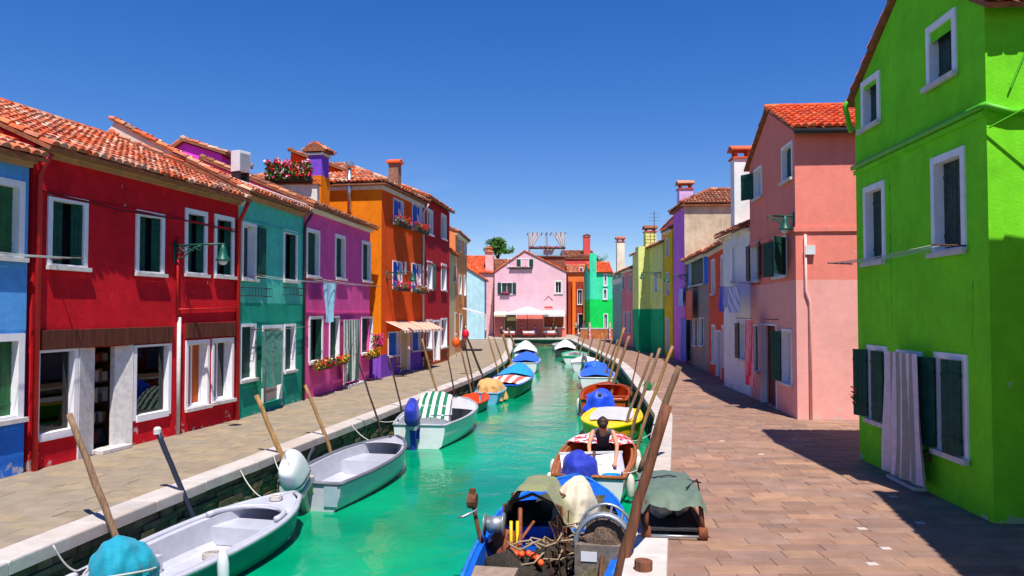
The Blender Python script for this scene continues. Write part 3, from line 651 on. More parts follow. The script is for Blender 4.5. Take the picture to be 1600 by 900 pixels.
h.build(5.6, plaster('brick_red_plaster', srgb(230, 88, 60)), slope=.4, ov=.28, cornice=M_CREAM)
h = House('house', 'low grey house with a blue upper wall and dark green shutters', (9.85, 43.2), (9.2, 35.8), 6); H_GRY = h
h.win(1077, 1100, 403, 446, 'closed', fw=.05); h.win(1083, 1090, 497, 540, 'closed', fw=.05); h.win(1093, 1100, 496, 540, 'closed', fw=.05); h.win(1072, 1080, 495, 563, 'curtain', door=True, fw=.05, pmat=M_DARK)
h.build(5.7, plaster('blue_upper_plaster', srgb(44, 112, 206), low=srgb(150, 138, 128), zs=4.2), slope=.4, ov=.32, cornice=M_CREAM)
h = House('house', 'tall lilac house with a bare grey side wall', (9.9, 47.0), (9.75, 43.3), 7); H_LIL = h
h.build(8.95, plaster('lilac_plaster', srgb(206, 118, 214)), roof='hip', slope=.5, ov=.22, tmat=M_TILE3, side={'R': plaster('bare_render', srgb(196, 178, 150), var=.14)}, cornice=None)
h = House('house', 'narrow yellow ochre house beside the lilac house', (9.85, 49.6), (9.85, 47.1), 6)
h.win(1041, 1045, 372, 400, 'closed', fw=.05); h.win(1041, 1045, 425, 460, 'closed', fw=.05); h.win(1041.5, 1046, 496, 548, 'door', door=True, fw=.05, smat=plain('grey_door', (.4,.4,.42), .7))
h.build(8.0, plaster('yellow_plaster', srgb(232, 180, 30)), slope=.4, ov=.22, cornice=M_CREAM)
h = House('house', 'pale lime house with a green painted ground floor and chimney breast', (9.75, 62), (9.8, 49.8), 6); H_LIM = h
h.win(1023, 1027, 425, 456, 'glass', fw=.06); h.win(994, 998, 430, 458, 'closed', fw=.05); h.win(999, 1004, 492, 520, 'closed', fw=.05, smat=M_SHUT3)
C_LIM = plaster('pale_lime_plaster', srgb(214, 222, 130), low=srgb(16, 166, 110), zs=3.05)
h.build(7.35, C_LIM, slope=.4, ov=.25, cornice=None)
xb = h.W - (54.6-49.8)
h.part('chimney_breast', C_LIM, lambda m: m.box(xb-1.3, xb, -.78, -.001, 0, 7.5))
h = House('house', 'rose pink house with dark shutters on the right bank', (9.75, 68), (9.75, 62.1), 6)
for q in ((972,976,430,452), (983,987,428,455), (975,979,487,520), (982,986,487,520)): h.win(*q, 'closed', fw=.05)
h.build(6.4, plaster('rose_red_plaster', srgb(226, 120, 130)), slope=.4, ov=.25, cornice=M_CREAM)
h = House('house', 'grey green house with a cream chimney by the far bend', (9.75, 74.5), (9.75, 68.1), 6); H_GG = h
h.win(958, 960, 430, 455, 'closed', fw=.05); h.win(963, 966, 430, 455, 'closed', fw=.05)
h.build(6.35, plaster('grey_green_plaster', srgb(124, 166, 150)), slope=.4, ov=.25, cornice=None, side={'R': plaster('tan_render', srgb(200, 170, 140))})
h = House('house', 'pink rooftop storey with orange tiles behind the lime chimney', (12.0, 61.5), (13.8, 56.0), 4)
h.win(0,0,0,0, 'closed', r=(2.0, 2.9, 7.9, 9.3), fw=.08)
h.build(9.4, plaster('pink_attic_plaster', srgb(246, 142, 142)), roof='gable', ridge=.5, slope=.4, ov=.2, tmat=M_TILE2, cornice=None)
h = House('house', 'bright emerald green house at the far bend of the canal', (8.45, 84), (11.0, 84), 6); H_EMR = h
h.win(943, 949, 427, 447, 'glass', fw=.1); h.win(942, 949, 451, 468, 'glass', fw=.1); h.win(943, 950, 490, 515, 'glass', fw=.08)
C_EMR = plaster('emerald_plaster', srgb(66, 210, 160), low=srgb(16, 200, 84), zs=4.2)
h.build(7.1, C_EMR, slope=.4, ov=.2, tmat=M_TILE2, cornice=None)
h.part('chimney_breast', C_EMR, lambda m: m.box(.02, .75, -.5, -.001, 0, 9.2))
h = House('house', 'orange brown restaurant house with pillars left of the emerald house', (7.0, 96), (10.4, 96), 6); H_BRN = h
h.win(905, 911, 418, 426, 'glass', fw=.06); h.win(902, 910, 452, 476, 'glass', fw=.05); h.win(914, 921, 452, 476, 'glass', fw=.05); h.win(903, 920, 490, 521, 'glass', fw=.05)
h.build(7.7, plaster('burnt_orange_plaster', srgb(214, 112, 52), low=srgb(150, 60, 40), zs=6.6), slope=.35, ov=.2, tmat=M_TILE, cornice=None)
h.part('pillar', plain('orange_pillar', srgb(240, 120, 30), .8), lambda m: (m.box(.5, .9, -.6, -.2, 0, 6.6)))
h.part('pillar', plain('orange_pillar', srgb(240, 120, 30), .8), lambda m: (m.box(1.9, 2.2, -.6, -.2, 0, 6.6)))
h = House('house', 'dark red house with a chimney behind the brown restaurant house', (6.9, 104), (11.2, 104), 7); H_FRD = h
h.build(10.2, plaster('faded_red_plaster', srgb(206, 80, 76)), slope=.3, ov=.2, tmat=M_TILE3, cornice=M_CORN)
h.chimney(3.35, 1.2, 10.4, 13.4, .9, .8, plaster('faded_red_plaster', srgb(206, 80, 76)), cap=.35)
h = House('house', 'house with a red awning below the roof terrace', (2.2, 98), (6.8, 98), 7); H_TER = h
h.build(9.9, plaster('umber_plaster', srgb(130, 80, 62)), roof='flat', cornice=None)
h.part('awning', cloth('red_awning_cloth', srgb(236, 30, 20)), lambda m: m.prism([(2.3,-1.2,7.0), (2.3,-.002,8.0), (2.3,-.002,7.9), (2.3,-1.2,6.9)], (2.1,0,0)))
# roof terrace pergola with white drapes and flower boxes
tp = H_TER; t = empty('roof_terrace', tp.w(0, 0, 9.9), 0, 'white draped pergola on a roof terrace above the pink restaurant', 'pergola')
m = MB(); m.box(-.1, 4.7, -.2, 4, .0, .12); m.build('deck', plain('grey_deck', (.28,.25,.23), .8), t)
for x in (0, 2.3, 4.5):
    for y in (0, 3): m = MB(); m.box(x-.05, x+.05, y-.05, y+.05, .12, 3.0); m.build('post', plain('grey_post', (.3,.28,.27), .7), t)
for i in range(9): m = MB(); m.box(-.2+i*.6, -.1+i*.6, -.3, 3.4, 3.01, 3.12); m.build('beam', plain('grey_post', (.3,.28,.27), .7), t)
m = MB(); m.box(-.15, 4.65, -.06, .06, .95, 1.05)
for i in range(30): m.box(i*.155, i*.155+.03, -.02, .02, .12, .95)
m.build('railing', plain('grey_post', (.3,.28,.27), .7), t)
def drape(m, x0, x1, z0, z1, y=0, gather=.5, n=18, amp=.06):
    m.grid(n, 10, lambda u, v: V((x0 + (x1-x0)*(u*(1-gather*v)), y + amp*math.sin(u*n*1.1)*(.4+v), z1 + (z0-z1)*v)))
for x0, x1 in ((.0, 1.5), (4.5, 3.0)): m = MB(); drape(m, x0, x1, 1.1, 2.98, -.1, .75); m.build('drape', cloth('white_drape', (.5,.49,.5)), t, True)
m = MB(); drape(m, 1.8, 3.4, .2, 1.3, -.15, .3); m.build('hanging_cloth', cloth('white_drape', (.5,.49,.5)), t, True)
def flowers(name, loc, rz, L, dx, dz, cols, label, group, n=60, boxmat=None, leafn=None, box=True, hz=.16, r=None):
    t = empty(name, loc, rz, label, 'flower box', group)
    if box:
        b = MB(); b.prism([(-L/2, -dx, .02), (-L/2, 0, 0), (-L/2, 0, -.16), (-L/2, -dx*.8, -.16)], (L, 0, 0)); b.build('box', boxmat or plain('dark_planter', (.05,.045,.035), .8), t)
    lf = MB(); r = r or (.06 if L < 3 else .1)
    for i in range(leafn or n*2): lf.leaf((random.uniform(-L/2, L/2), -dx*random.uniform(-.1, 1.3), random.uniform(-.10, hz)), random.uniform(.6, 1.3)*r)
    lf.build('leaves', M_LEAF, t, kind='stuff')
    for ci, cm in enumerate(cols):
        fl = MB()
        for i in range(n//len(cols)):
            c = V((random.uniform(-L/2, L/2), -dx*random.uniform(0, 1.35), random.uniform(-.05, hz*1.25)))
            for k in range(4): fl.leaf(c + V((random.gauss(0,.02), random.gauss(0,.02), random.gauss(0,.02))), r*.8)
        fl.build('blossoms', cm, t, kind='stuff')
    return t
t2 = flowers('flower_box', tp.w(2.3, -.25, 11.0), 0, 4.6, .35, .3, [M_PINK_FL, M_PINK_FL], 'long box of pink flowers on the roof terrace railing', 'flower boxes', 90)
# houses behind the pale blue one
h = House('house', 'house with a broad bright orange roof behind the pale blue house', (-7.4, 94), (-2.3, 94), 7); H_OR2 = h
h.build(7.6, plaster('pale_rose_plaster', srgb(240, 170, 170)), slope=.62, ov=.2, tmat=M_TILE2, cornice=None)
h.chimney(4.6, .5, 7.2, 10.4, .95, .8, plaster('pale_rose_plaster', srgb(240, 170, 170)), cap=.45)
h.chimney(.3, .6, 7.2, 9.9, .9, .8, plaster('pale_rose_plaster', srgb(240, 170, 170)), cap=.35)
h = House('house', 'house with a grey brown roof far behind the pink restaurant', (-8, 112), (6, 112), 8)
h.build(9.0, plaster('dun_plaster', srgb(190, 130, 110)), slope=.4, ov=.2, tmat=M_TILE3, cornice=None)
h.chimney(4.6, 2, 9.5, 12.4, 1.0, .9, plain('chimney_brick', srgb(200,84,52), .9, .2), M_TILE2, cap=.4)
# ---- roofs and rooftop pieces of the left bank ------------------------------------------------
h = House('house', 'magenta rooftop storey with a tiled roof behind the red house', (-11.7, 26), (-9.9, 26), 2.4)
# left (camera facing) gable wall carries the colour
h.build(8.2, plaster('bright_magenta_plaster', srgb(244, 64, 196)), roof='gable', ridge=.3, slope=.32, ov=.2, vx=.15, tmat=M_TILE, cornice=None)
# orange penthouse and roof terrace behind the magenta house
h = House('house', 'orange red rooftop storey behind the purple chimney', (-10.2, 35), (-7.0, 35), 4); H_PENT = h
h.build(9.0, plaster('scarlet_plaster', srgb(246, 70, 20)), roof='gable', ridge=.02, slope=.36, ov=.3, vx=.2, tmat=M_TILE3, cornice=None)
# neighbour's house near the camera on the right: its eave corner shows, its shadow falls on the green wall
h = House('house', 'house corner with tiled eave and gutter at the right edge', (6.76, 9.02), (5.78, 4.7), 7); H_EDGE = h
h.build(6.4, plaster('peach_plaster', srgb(236, 150, 96)), slope=.42, ov=.4, vx=.12, cornice=M_CORN)
h.pipe([(-.2, -.42, 6.27), (h.W+.1, -.42, 6.27)], .07, M_IRON, 'gutter')
# ------------------------------------------------------------------ boats
M_GREYB = plain('grey_white_gelcoat', (.50,.50,.56), .35, .08, 4, coat=.3); M_WHTB = plain('white_gelcoat', (.74,.74,.76), .3, .06, 4, coat=.4)
M_TEALH = plain('teal_hull_paint', srgb(0, 128, 112), .4, .12, 3); M_RUB = plain('dark_rubber', (.05,.05,.06), .6)
M_NAVY = cloth('navy_blue_cover', srgb(22, 46, 170), .7); M_BLUEC = cloth('blue_tarpaulin', srgb(20, 96, 226), .55); M_CYANC = cloth('sky_blue_tarpaulin', srgb(10, 150, 236), .55)
M_WHTC = cloth('white_canvas', (.76,.74,.76)); M_TANC = cloth('tan_canvas', srgb(214, 160, 96)); M_OLIVE = cloth('olive_tarpaulin', srgb(132, 134, 90), .75); M_GRNT = cloth('grey_green_tarpaulin', srgb(92, 110, 94), .6)
M_VARN = wood('varnished_orange_wood', srgb(206, 92, 26), srgb(150, 56, 12), .35); M_BRWN = wood('old_brown_wood', srgb(122, 78, 50), srgb(70, 42, 26))
def chain(pts):
    return [V(p) for p in pts]
class Boat:
    def __init__(s, label, stern, bow, beam, fb=.5, ws=.8, p=2.3, hull=None, inner=None, rim=None, rise=.22, blunt=0.0, td=.78, name='boat', cap=.085, floor=.06, deck=None, thw=(.3, .6), wide=.42, rimr=.03):
        a, b = V((*stern, WATER)), V((*bow, WATER)); d = b-a; s.L = d.length; s.ang = math.atan2(d.y, d.x); s.beam = beam; s.fb = fb; s.ws = ws; s.p = p; s.rise = rise; s.blunt = blunt; s.wide = wide
        s.t = empty(name, a, s.ang, label, 'boat', 'boats moored in the canal'); s.td = td; L = s.L; nt = 18
        hull = hull or M_WHTB; inner = inner or hull; rim = rim or hull
        m = MB(); cs = [(1.0, None), (.97, .55), (.88, .12), (.6, -.10), (0, -.16)]
        def sec(t, sg):
            w_, z = s.hw(t), s.sheer(t); return [V((t*L + (.10*(z/fb if k == 0 else (zz or 0)/fb*fb) if t > .9 else 0), sg*w_*c, z if k == 0 else (zz*z if zz > 0 else zz*(1-t**4*.6)))) for k, (c, zz) in enumerate(cs)]
        rows = []
        for i in range(nt+1):
            t = i/nt; l_ = sec(t, 1); r_ = sec(t, -1); rows.append(l_ + r_[::-1][1:])
        n = len(rows[0]); m.add([p_ for r_ in rows for p_ in r_], [(i*n+k, i*n+k+1, (i+1)*n+k+1, (i+1)*n+k) for i in range(nt) for k in range(n-1)])
        m.build('hull', hull, s.t, True); tr = MB(); tr.poly(rows[0]); tr.build('transom', hull, s.t)
        g = MB()
        for sg in (1, -1): g.tube([V((i/nt*L + (.1 if i/nt > .9 else 0), sg*s.hw(i/nt), s.sheer(i/nt)+.01)) for i in range(nt+1)], rimr, 6)
        g.tube([(0, s.hw(0), s.sheer(0)+.01), (0, -s.hw(0), s.sheer(0)+.01)], rimr, 6); g.build('gunwale', rim, s.t, True)
        # inside: flat capping strip, sides and floor
        q = MB()
        ins = []
        for i in range(nt+1):
            t = i/nt; w_ = max(.01, s.hw(t)-.01); wi = max(.005, w_-cap); z = s.sheer(t)
            xx = max(t*L, .05); ins.append([V((xx, w_, z)), V((xx, wi, z+.004)), V((xx, max(.004, wi*.93), floor+.06)), V((xx, max(.003, wi*.8), floor)), V((xx, -max(.003, wi*.8), floor)), V((xx, -max(.004, wi*.93), floor+.06)), V((xx, -wi, z+.004)), V((xx, -w_, z))])
        n = 8; q.add([p_ for r_ in ins for p_ in r_], [(i*n+k, i*n+k+1, (i+1)*n+k+1, (i+1)*n+k) for i in range(nt) for k in range(n-1)] + [tuple(range(8))])
        q.build('inner_liner', inner, s.t)
        if td < 1:
            k = MB(); kk = [i/40 for i in range(int(td*40), 41)]
            def dk(u, v):
                t = td + (1-td)*u; w_ = max(0, s.hw(t)-.02); y = w_*(2*v-1); return V((t*L - (.22*(1-(2*v-1)**2)*-1 if u < .01 else 0), y, s.sheer(t)+.012 + .03*(1-(2*v-1)**2)))
            k.grid(8, 8, dk); k.build('foredeck', deck or inner, s.t, True)
        for t in thw:
            k = MB(); w_ = s.hw(t)-.09; k.box(t*L-.13, t*L+.13, -w_, w_, s.sheer(t)-.20, s.sheer(t)-.15); bevel(k.build('thwart', inner, s.t), .012)
    def hw(s, t):
        b = s.beam/2
        if t <= s.wide: return b*(s.ws + (1-s.ws)*math.sin(math.pi/2*t/s.wide))
        q = (t-s.wide)/(1-s.wide); return b*(s.blunt + (1-s.blunt)*(1-q**s.p)**.8) if q < 1 else b*s.blunt
    def sheer(s, t): return s.fb*(1 + s.rise*t*t)
    def part(s, name, mat, fill, smooth=False, **kw):
        m = MB(); fill(m); return m.build(name, mat, s.t, smooth, **kw)
    def cover(s, mat, t0=0.0, t1=1.0, ridge=.2, name='cover', drop=.12, seed=0, mi=None, sag=.0, peak=.5):
        m = MB()
        def f(u, v):
            t = t0 + (t1-t0)*u; vv = 2*v-1; w_ = s.hw(min(t, .985))+.035; e = abs(vv)
            k = math.sin(math.pi*min(1, max(0, u*.9+.05)))**.6
            z = s.sheer(t) + .03 + ridge*k*(1-e**1.6) - (drop if e > .93 else 0)
            z += .03*noise.noise(V((t*s.L*2.2, vv*3, seed))) + .018*noise.noise(V((t*s.L*6, vv*6, seed+9)))
            return V((t*s.L, w_*vv, z))
        m.grid(26, 16, f, mi); return m.build(name, mat, s.t, True)
    def outboard(s, mat, y=0.0, tilt=0.0, leg=None, name='outboard_motor', sc=1.0, z=None, cover=None):
        z = s.sheer(0) if z is None else z; R = Matrix.Translation((-.02, y, z)) @ Matrix.Rotation(-tilt, 4, 'Y') @ Matrix.Scale(sc, 4)
        m = MB(); pw = lambda x, e: math.copysign(abs(x)**e, x); kc = .42 if cover else 1
        m.grid(20, 12, lambda u, v: V((-.20 - kc*(.25 - .05*v)*pw(math.cos(2*math.pi*u), .55)*(max(0, math.sin(math.pi*v))**.22) - .06*v, kc*.165*pw(math.sin(2*math.pi*u), .6)*(max(0, math.sin(math.pi*v))**.22)*(1-.15*v), .36 - kc*.25*pw(math.cos(math.pi*v), .75))))
        if not cover:
            m = MB(); kv = lambda v: max(0, 1-abs(2*v-1)**3.2)**.34*(1-.22*v)
            m.grid(28, 16, lambda u, v: V((-.22 - .27*kv(v)*pw(math.cos(2*math.pi*u), .62) - .10*v*v, .175*kv(v)*pw(math.sin(2*math.pi*u), .62), .10 + .56*v - .10*v*v*math.cos(2*math.pi*u))))
        m.v = [tuple(R @ V(p)) for p in m.v]; o = m.build(name, mat, s.t, True)
        if not cover:
            q = MB(); q.grid(28, 1, lambda u, v: V((-.22 - .277*kv(.3)*pw(math.cos(2*math.pi*u), .62), .18*kv(.3)*pw(math.sin(2*math.pi*u), .62), .24+.025*v))); q.v = [tuple(R @ V(p)) for p in q.v]; q.build('seam', M_RUB, o)
            q = MB(); q.box(-.40, -.02, -.13, .13, .02, .11); q.v = [tuple(R @ V(p)) for p in q.v]; q.build('pan', plain('motor_pan_grey', (.4,.4,.42), .5), o)
        q = MB(); q.tube([(-.2, 0, .2), (-.22, 0, -.25), (-.22, 0, -.75)], [.10, .075, .06], 8); q.box(-.42, -.12, -.09, .09, -.55, -.52); q.tube([(-.02, 0, -.78), (-.42, 0, -.78)], [.03, .06], 8); q.box(-.08, .05, -.11, .11, -.28, .06)
        q.v = [tuple(R @ V(p)) for p in q.v]; q.build('leg', leg or mat, o)
        if not cover:
            q = MB(); q.tube([(0, 0, .16), (.35, .05, .2), (.5, .06, .2)], [.025, .02, .028], 6); q.v = [tuple(R @ V(p)) for p in q.v]; q.build('tiller', M_RUB, o)
        return o
def lump(m, c, rx, ry, z0, z1, nf=9, amp=.06, seed=0, flat=.55, cr=.035):
    """tarpaulin thrown over something: uneven dome with a skirt of folds"""
    c = V(c)
    def f(u, v):
        a = 2*math.pi*u; top = min(1, v/.5)
        if v <= .5: r = top*.86; z = z1 - (1-flat)*(z1-z0)*.5*(top**2.4)
        else:
            k = (v-.5)/.5; r = .86 + .16*k + amp*3*k*math.sin(a*nf + seed*2.1)*.5; z = z1 - (1-flat)*(z1-z0)*.5 - k*(z1-z0)*(.62 + .38*flat) * (1 + .18*noise.noise(V((math.cos(a)*1.6, math.sin(a)*1.6, seed))))
        j = noise.noise(V((r*math.cos(a)*2.2 + seed, r*math.sin(a)*2.2, seed*1.3)))
        j2 = .5*noise.noise(V((r*math.cos(a)*4 + seed*3, r*math.sin(a)*4, seed + v*3))); j3 = abs(noise.noise(V((a*2.2, v*2.5, seed*2.7))))
        q_ = V((r*math.cos(a)*3.2 + seed, r*math.sin(a)*3.2, v*4 + seed*.5)); k2 = 1 + .14*j + .06*j2 - .10*j3*min(1, v*2) - cr*1.6*(1-2.4*abs(noise.noise(q_)))*min(1, v*3) + cr*.8*abs(noise.noise(q_*2.3))
        return c + V((r*rx*math.cos(a)*k2, r*ry*math.sin(a)*k2, z + (.10*j + .06*j2)*(z1-z0)))
    m.grid(64, 20, f)
# --- left bank boats
M_ROPE = plain('pale_rope', (.55,.5,.45), .8)
def moor(b, t, sg, target, sag=.25):
    a = V((t*b.L, sg*b.hw(t)*.9, b.sheer(t)+.05)); e = Matrix.Rotation(-b.ang, 3, 'Z') @ (V(target) - b.t.location)
    b.part('mooring_line', M_ROPE, lambda m: m.tube([a.lerp(e, i/12) - V((0, 0, sag*4*(i/12)*(1-i/12))) for i in range(13)], .012, 5), True)
    b.part('cleat', M_IRON, lambda m: [m.tube([(a.x-.07, a.y, a.z), (a.x+.07, a.y, a.z)], .014, 6), m.box(a.x-.03, a.x+.03, a.y-.012, a.y+.012, a.z-.06, a.z)])
def coil(b, x, y, z, r=.14):
    b.part('rope_coil', M_ROPE, lambda m: m.tube([(x + (r-.006*(i//14)*.4)*math.cos(i*.45), y + (r-.02*(i % 3)*.2)*math.sin(i*.45), z + .0012*i) for i in range(56)], .014, 5), True)
b = Boat('teal hulled skiff with pale grey inside and a teal wrapped outboard', (-4.78, 9.15), (-3.78, 13.3), 1.48, .42, .82, 2.6, M_TEALH, M_GREYB, M_GREYB, td=.74, thw=(.10,), rimr=.045, cap=.15, name='rowing_skiff', blunt=.0)
b.part('coaming', M_GREYB, lambda m: m.tube([(.66*b.L + .62*math.cos(a), .58*math.sin(a), b.sheer(.7)+.05) for a in [math.radians(x) for x in range(-95, 96, 10)]], .045, 6), True)
b.part('side_bench', M_GREYB, lambda m: [m.box(.35, 1.5, .42, .66, .25, .30), m.box(.35, 1.5, .40, .42, .06, .30)])
b.part('bow_locker', M_GREYB, lambda m: [m.box(2.75, 3.3, -.52, .52, .07, .34)])
b.part('fender', M_WHTB, lambda m: m.tube([(1.0, -.86, .62), (1.0, -.87, .55), (1.0, -.88, .42), (1.0, -.89, .10), (1.0, -.89, .03)], [.02, .06, .075, .075, .03], 10), True)
om = b.outboard(M_RUB, -.22, .1, plain('grey_metal', (.3,.3,.32), .4, metal=.6), cover=True, sc=.8)
mt_ = cloth('teal_wrap', srgb(0, 142, 166), .75)
b.part('motor_wrap', mt_, lambda m: lump(m, (-.02, -.22, 0), .42, .40, .24, 1.02, 7, .08, 3, .3, .09), True)
b.part('lashing', plain('pale_rope', (.55,.5,.45), .8), lambda m: m.tube([(-.02 + .40*math.cos(a), -.22 + .38*math.sin(a), .66 + .03*math.sin(a*2)) for a in [2*math.pi*i/20 for i in range(21)]], .014, 5), True)
moor(b, .93, .3, (-4.95, 14.0, .05)); moor(b, .06, 1, (-5.5, 9.3, .05), .1); coil(b, 2.2, .1, .08); coil(b, 3.75, 0, b.sheer(.9)+.05, .1)
b.part('bailer', plain('red_plastic', srgb(196, 40, 34), .5), lambda m: m.lathe((1.25, -.3, .07), [(.07, 0), (.09, .14), (.08, .14), (.06, .02)], 10))
b = Boat('pale grey boat with a large white outboard tilted up at its stern', (-3.72, 14.2), (-2.82, 18.7), 1.55, .50, .78, 2.8, M_GREYB, M_GREYB, plain('dark_grey_rubrail', (.14,.14,.17), .5), td=.80, thw=(.14,), rimr=.04, name='open_motorboat')
b.part('bow_seat', M_GREYB, lambda m: m.grid(8, 8, lambda u, v: V(((.62+.2*u)*b.L, (b.hw(.62+.2*u)-.1)*(2*v-1), .36))), False)
b.part('bow_seat_front', M_GREYB, lambda m: m.box(.62*b.L-.02, .62*b.L, -b.hw(.62)+.1, b.hw(.62)-.1, .06, .358))
om = b.outboard(M_WHTB, .05, .5, plain('cream_leg', (.62,.52,.34), .5), sc=1.25, z=.55)
b.part('transom_plate', plain('pale_blue_grey', (.36,.44,.5), .5), lambda m: m.box(-.03, -.012, -.56, -.30, .10, .46))
moor(b, .95, .2, (-4.0, 19.2, .05)); moor(b, .05, 1, (-4.7, 15.2, .05), .12); coil(b, 1.6, -.2, .08); b.part('fuel_can', plain('red_plastic', srgb(196, 40, 34), .5), lambda m: [m.box(.45, .75, .15, .38, .07, .27), m.tube([(.6, .26, .27), (.6, .26, .32)], .03, 8)])
b = Boat('white motorboat with a green striped seat cover and blue wrapped outboard', (-2.48, 20.6), (-1.78, 26.3), 2.05, .62, .68, 2.3, M_WHTB, M_WHTB, plain('pale_grey_rubrail', (.4,.4,.44), .5), td=.52, thw=(.06,), rimr=.035, rise=.15, name='cabin_motorboat', wide=.45)
b.outboard(M_NAVY, .1, .15, M_NAVY, sc=1.15, z=.6)
M_GST = cloth('green_stripe', srgb(0, 112, 76)); gs = [M_WHTC, M_GST]
b.part('striped_cover', gs, lambda m: m.grid(18, 16, lambda u, v: V((2.35 - .95*v + .25*max(0, .25-v)*4*(.25-v) + .03*noise.noise(V((u*5, v*5, 1))), .45*(1-2*u)*(1+.10*v), 1.36 - .72*v**1.5 - 2.2*max(0, .2-v)**1.5 - .10*(2*u-1)**2 + .025*noise.noise(V((u*7, v*6, 3))))), lambda i, j: (i//2) % 2), True)
b.part('console', M_WHTB, lambda m: [m.box(1.7, 2.3, -.38, .38, .1, .95), m.box(2.3, 2.36, -.42, .42, .6, 1.1)])
b.part('stern_rail', plain('chrome', (.6,.6,.62), .2, metal=1), lambda m: m.tube([(.3, -.75, .62), (.3, -.75, .85), (.3, -.25, .85), (.3, -.25, .62)], .018, 6), True)
moor(b, .95, .3, (-2.75, 26.4, .05)); moor(b, .1, 1, (-3.85, 20.6, .05), .1)
b = Boat('small open orange dinghy tied behind the white motorboat', (-1.62, 27.7), (-1.25, 30.1), 1.05, .36, .85, 2.6, M_TEALH, cloth('orange_paint', srgb(238, 82, 16), .5), plain('orange_rim', srgb(242, 76, 20), .5), td=1.0, thw=(.45,), rimr=.05, name='dinghy', blunt=.25)
b = Boat('light blue boat heaped with a tan cloth beside the orange dinghy', (-1.02, 30.4), (-.62, 33.2), 1.15, .42, .8, 2.4, plain('light_blue_hull', srgb(110, 176, 220), .5), None, None, td=.8, name='small_boat')
b.part('tan_tarpaulin', M_TANC, lambda m: lump(m, (1.0, 0, 0), .85, .62, .2, .95, 8, .1, 6, .3), True)
b = Boat('dark green boat with a blue tarpaulin and a red striped cloth', (-.42, 32.4), (.62, 40.6), 1.75, .55, .7, 2.3, plain('dark_green_hull', srgb(10, 92, 50), .4), M_BRWN, M_BLUEC, td=.6, deck=M_BLUEC, name='workboat')
rs = [M_WHTC, cloth('red_stripe', srgb(206, 96, 78))]
b.cover(rs, .05, .42, .22, 'striped_cover', .02, 4, lambda i, j: (j//2) % 2); b.cover(M_CYANC, .46, .92, .5, 'blue_cover', .1, 6)
b.part('tan_bundle', M_TANC, lambda m: lump(m, (5.6, .1, 0), .5, .45, .6, 1.1, 6, .1, 8, .4), True)
b = Boat('boat under a bright blue tarpaulin beyond the green workboat', (.72, 45.6), (1.1, 51.2), 1.75, .6, .85, 2.2, M_WHTB, None, None, name='covered_boat'); b.cover(M_BLUEC, .02, .97, .45, seed=2)
b = Boat('white boat under a white canvas near the far end of the canal', (.95, 56.6), (1.15, 62), 1.85, .6, .85, 2.2, M_WHTB, None, M_NAVY, name='covered_boat'); b.cover(M_WHTC, .12, .97, .75, seed=5)
b = Boat('small green and white boat moored at the far end on the left', (1.0, 70.5), (1.1, 75), 1.5, .5, .85, 2.2, plain('sea_green_hull', srgb(60, 170, 120), .5), M_WHTB, None, name='small_boat')
# --- right bank boats
M_BLUEH = plain('blue_boat_paint', srgb(12, 96, 206), .45, .18, 5)
b = Boat('blue fishing boat crammed with tarpaulins nets and a winch', (.22, 8.75), (1.15, 14.0), 1.95, .55, .85, 2.4, M_BLUEH, M_BLUEH, plain('scuffed_blue_rim', srgb(40, 120, 210), .5, .3, 12), td=.66, thw=(), name='fishing_boat', deck=M_BLUEH); R1 = b
Rl = lambda px, py, z: (Matrix.Rotation(-b.ang, 3, 'Z') @ (G(px, py, z) - b.t.location))
b.part('bulkhead', M_BLUEH, lambda m: m.box(2.28, 2.34, -.86, .86, .07, .58))
b.part('engine_box', plain('oily_brown_box', srgb(70,52,42), .7, .3, 8), lambda m: [m.box(1.7, 2.27, -.45, .2, .07, .45)])
c = Rl(834, 805, .0)
def tent(m, cx, cy):
    def f(u, v):
        e = 2*u-1; ae = abs(e); cut = .62 + .38*min(1, v*2.2) + (.10 if e < 0 and v < .3 else 0); e2 = e*cut; a2 = abs(e2)
        y = cy + .50*math.copysign(a2**.8, e2)*(1 + .22*a2**3); x = cx - .45 + 1.15*v + .10*math.sin(e*5)*a2**3
        z = 1.24 - .08*v - .10*a2**1.3 - .62*max(0, a2-.30)**1.3*1.9 - .10*max(0, .15-v)*4*(1-ae)
        fold = a2**2.5*(.05*math.sin(v*17 + 1.3*math.sin(e*3)) + .03*math.sin(v*31+e*2)); y += math.copysign(fold, e2)
        return V((x, y, z + .03*noise.noise(V((u*3.5, v*4, 2))) + .012*noise.noise(V((u*9, v*9, 7)))))
    m.grid(44, 34, f)
b.part('olive_tarpaulin', M_OLIVE, lambda m: tent(m, c.x+.25, c.y), True)
b.part('tarpaulin_hoop', M_BRWN, lambda m: [m.tube([(c.x+.25+x, c.y-.42, .1), (c.x+.25+x, c.y-.40, .95), (c.x+.25+x, c.y, 1.12), (c.x+.25+x, c.y+.40, .95), (c.x+.25+x, c.y+.42, .1)], .025, 6) for x in (-.35, .3)], True)
for px in (798, 808):
    q = Rl(px, 880, -.5); m = MB(); m.tube([(q.x, q.y, .06), (q.x+.03, q.y, .85)], .022, 6); m.build('yellow_post', plain('yellow_paint', srgb(226, 190, 20), .5), b.t, True)
q = Rl(760, 850, -.25); q2 = Rl(733, 800, .1)
b.part('winch_post', M_BRWN, lambda m: [m.tube([(q.x, q.y, .3), (q.x+.05, q.y+.13, .75), (q.x+.08, q.y+.2, 1.05)], [.035, .03, .028], 7), m.tube([(q.x+.07, q.y+.15, 1.10), (q.x+.07, q.y+.27, 1.10)], .10, 12), m.box(q.x+.04, q.x+.10, q.y+.17, q.y+.25, 1.0, 1.26)])
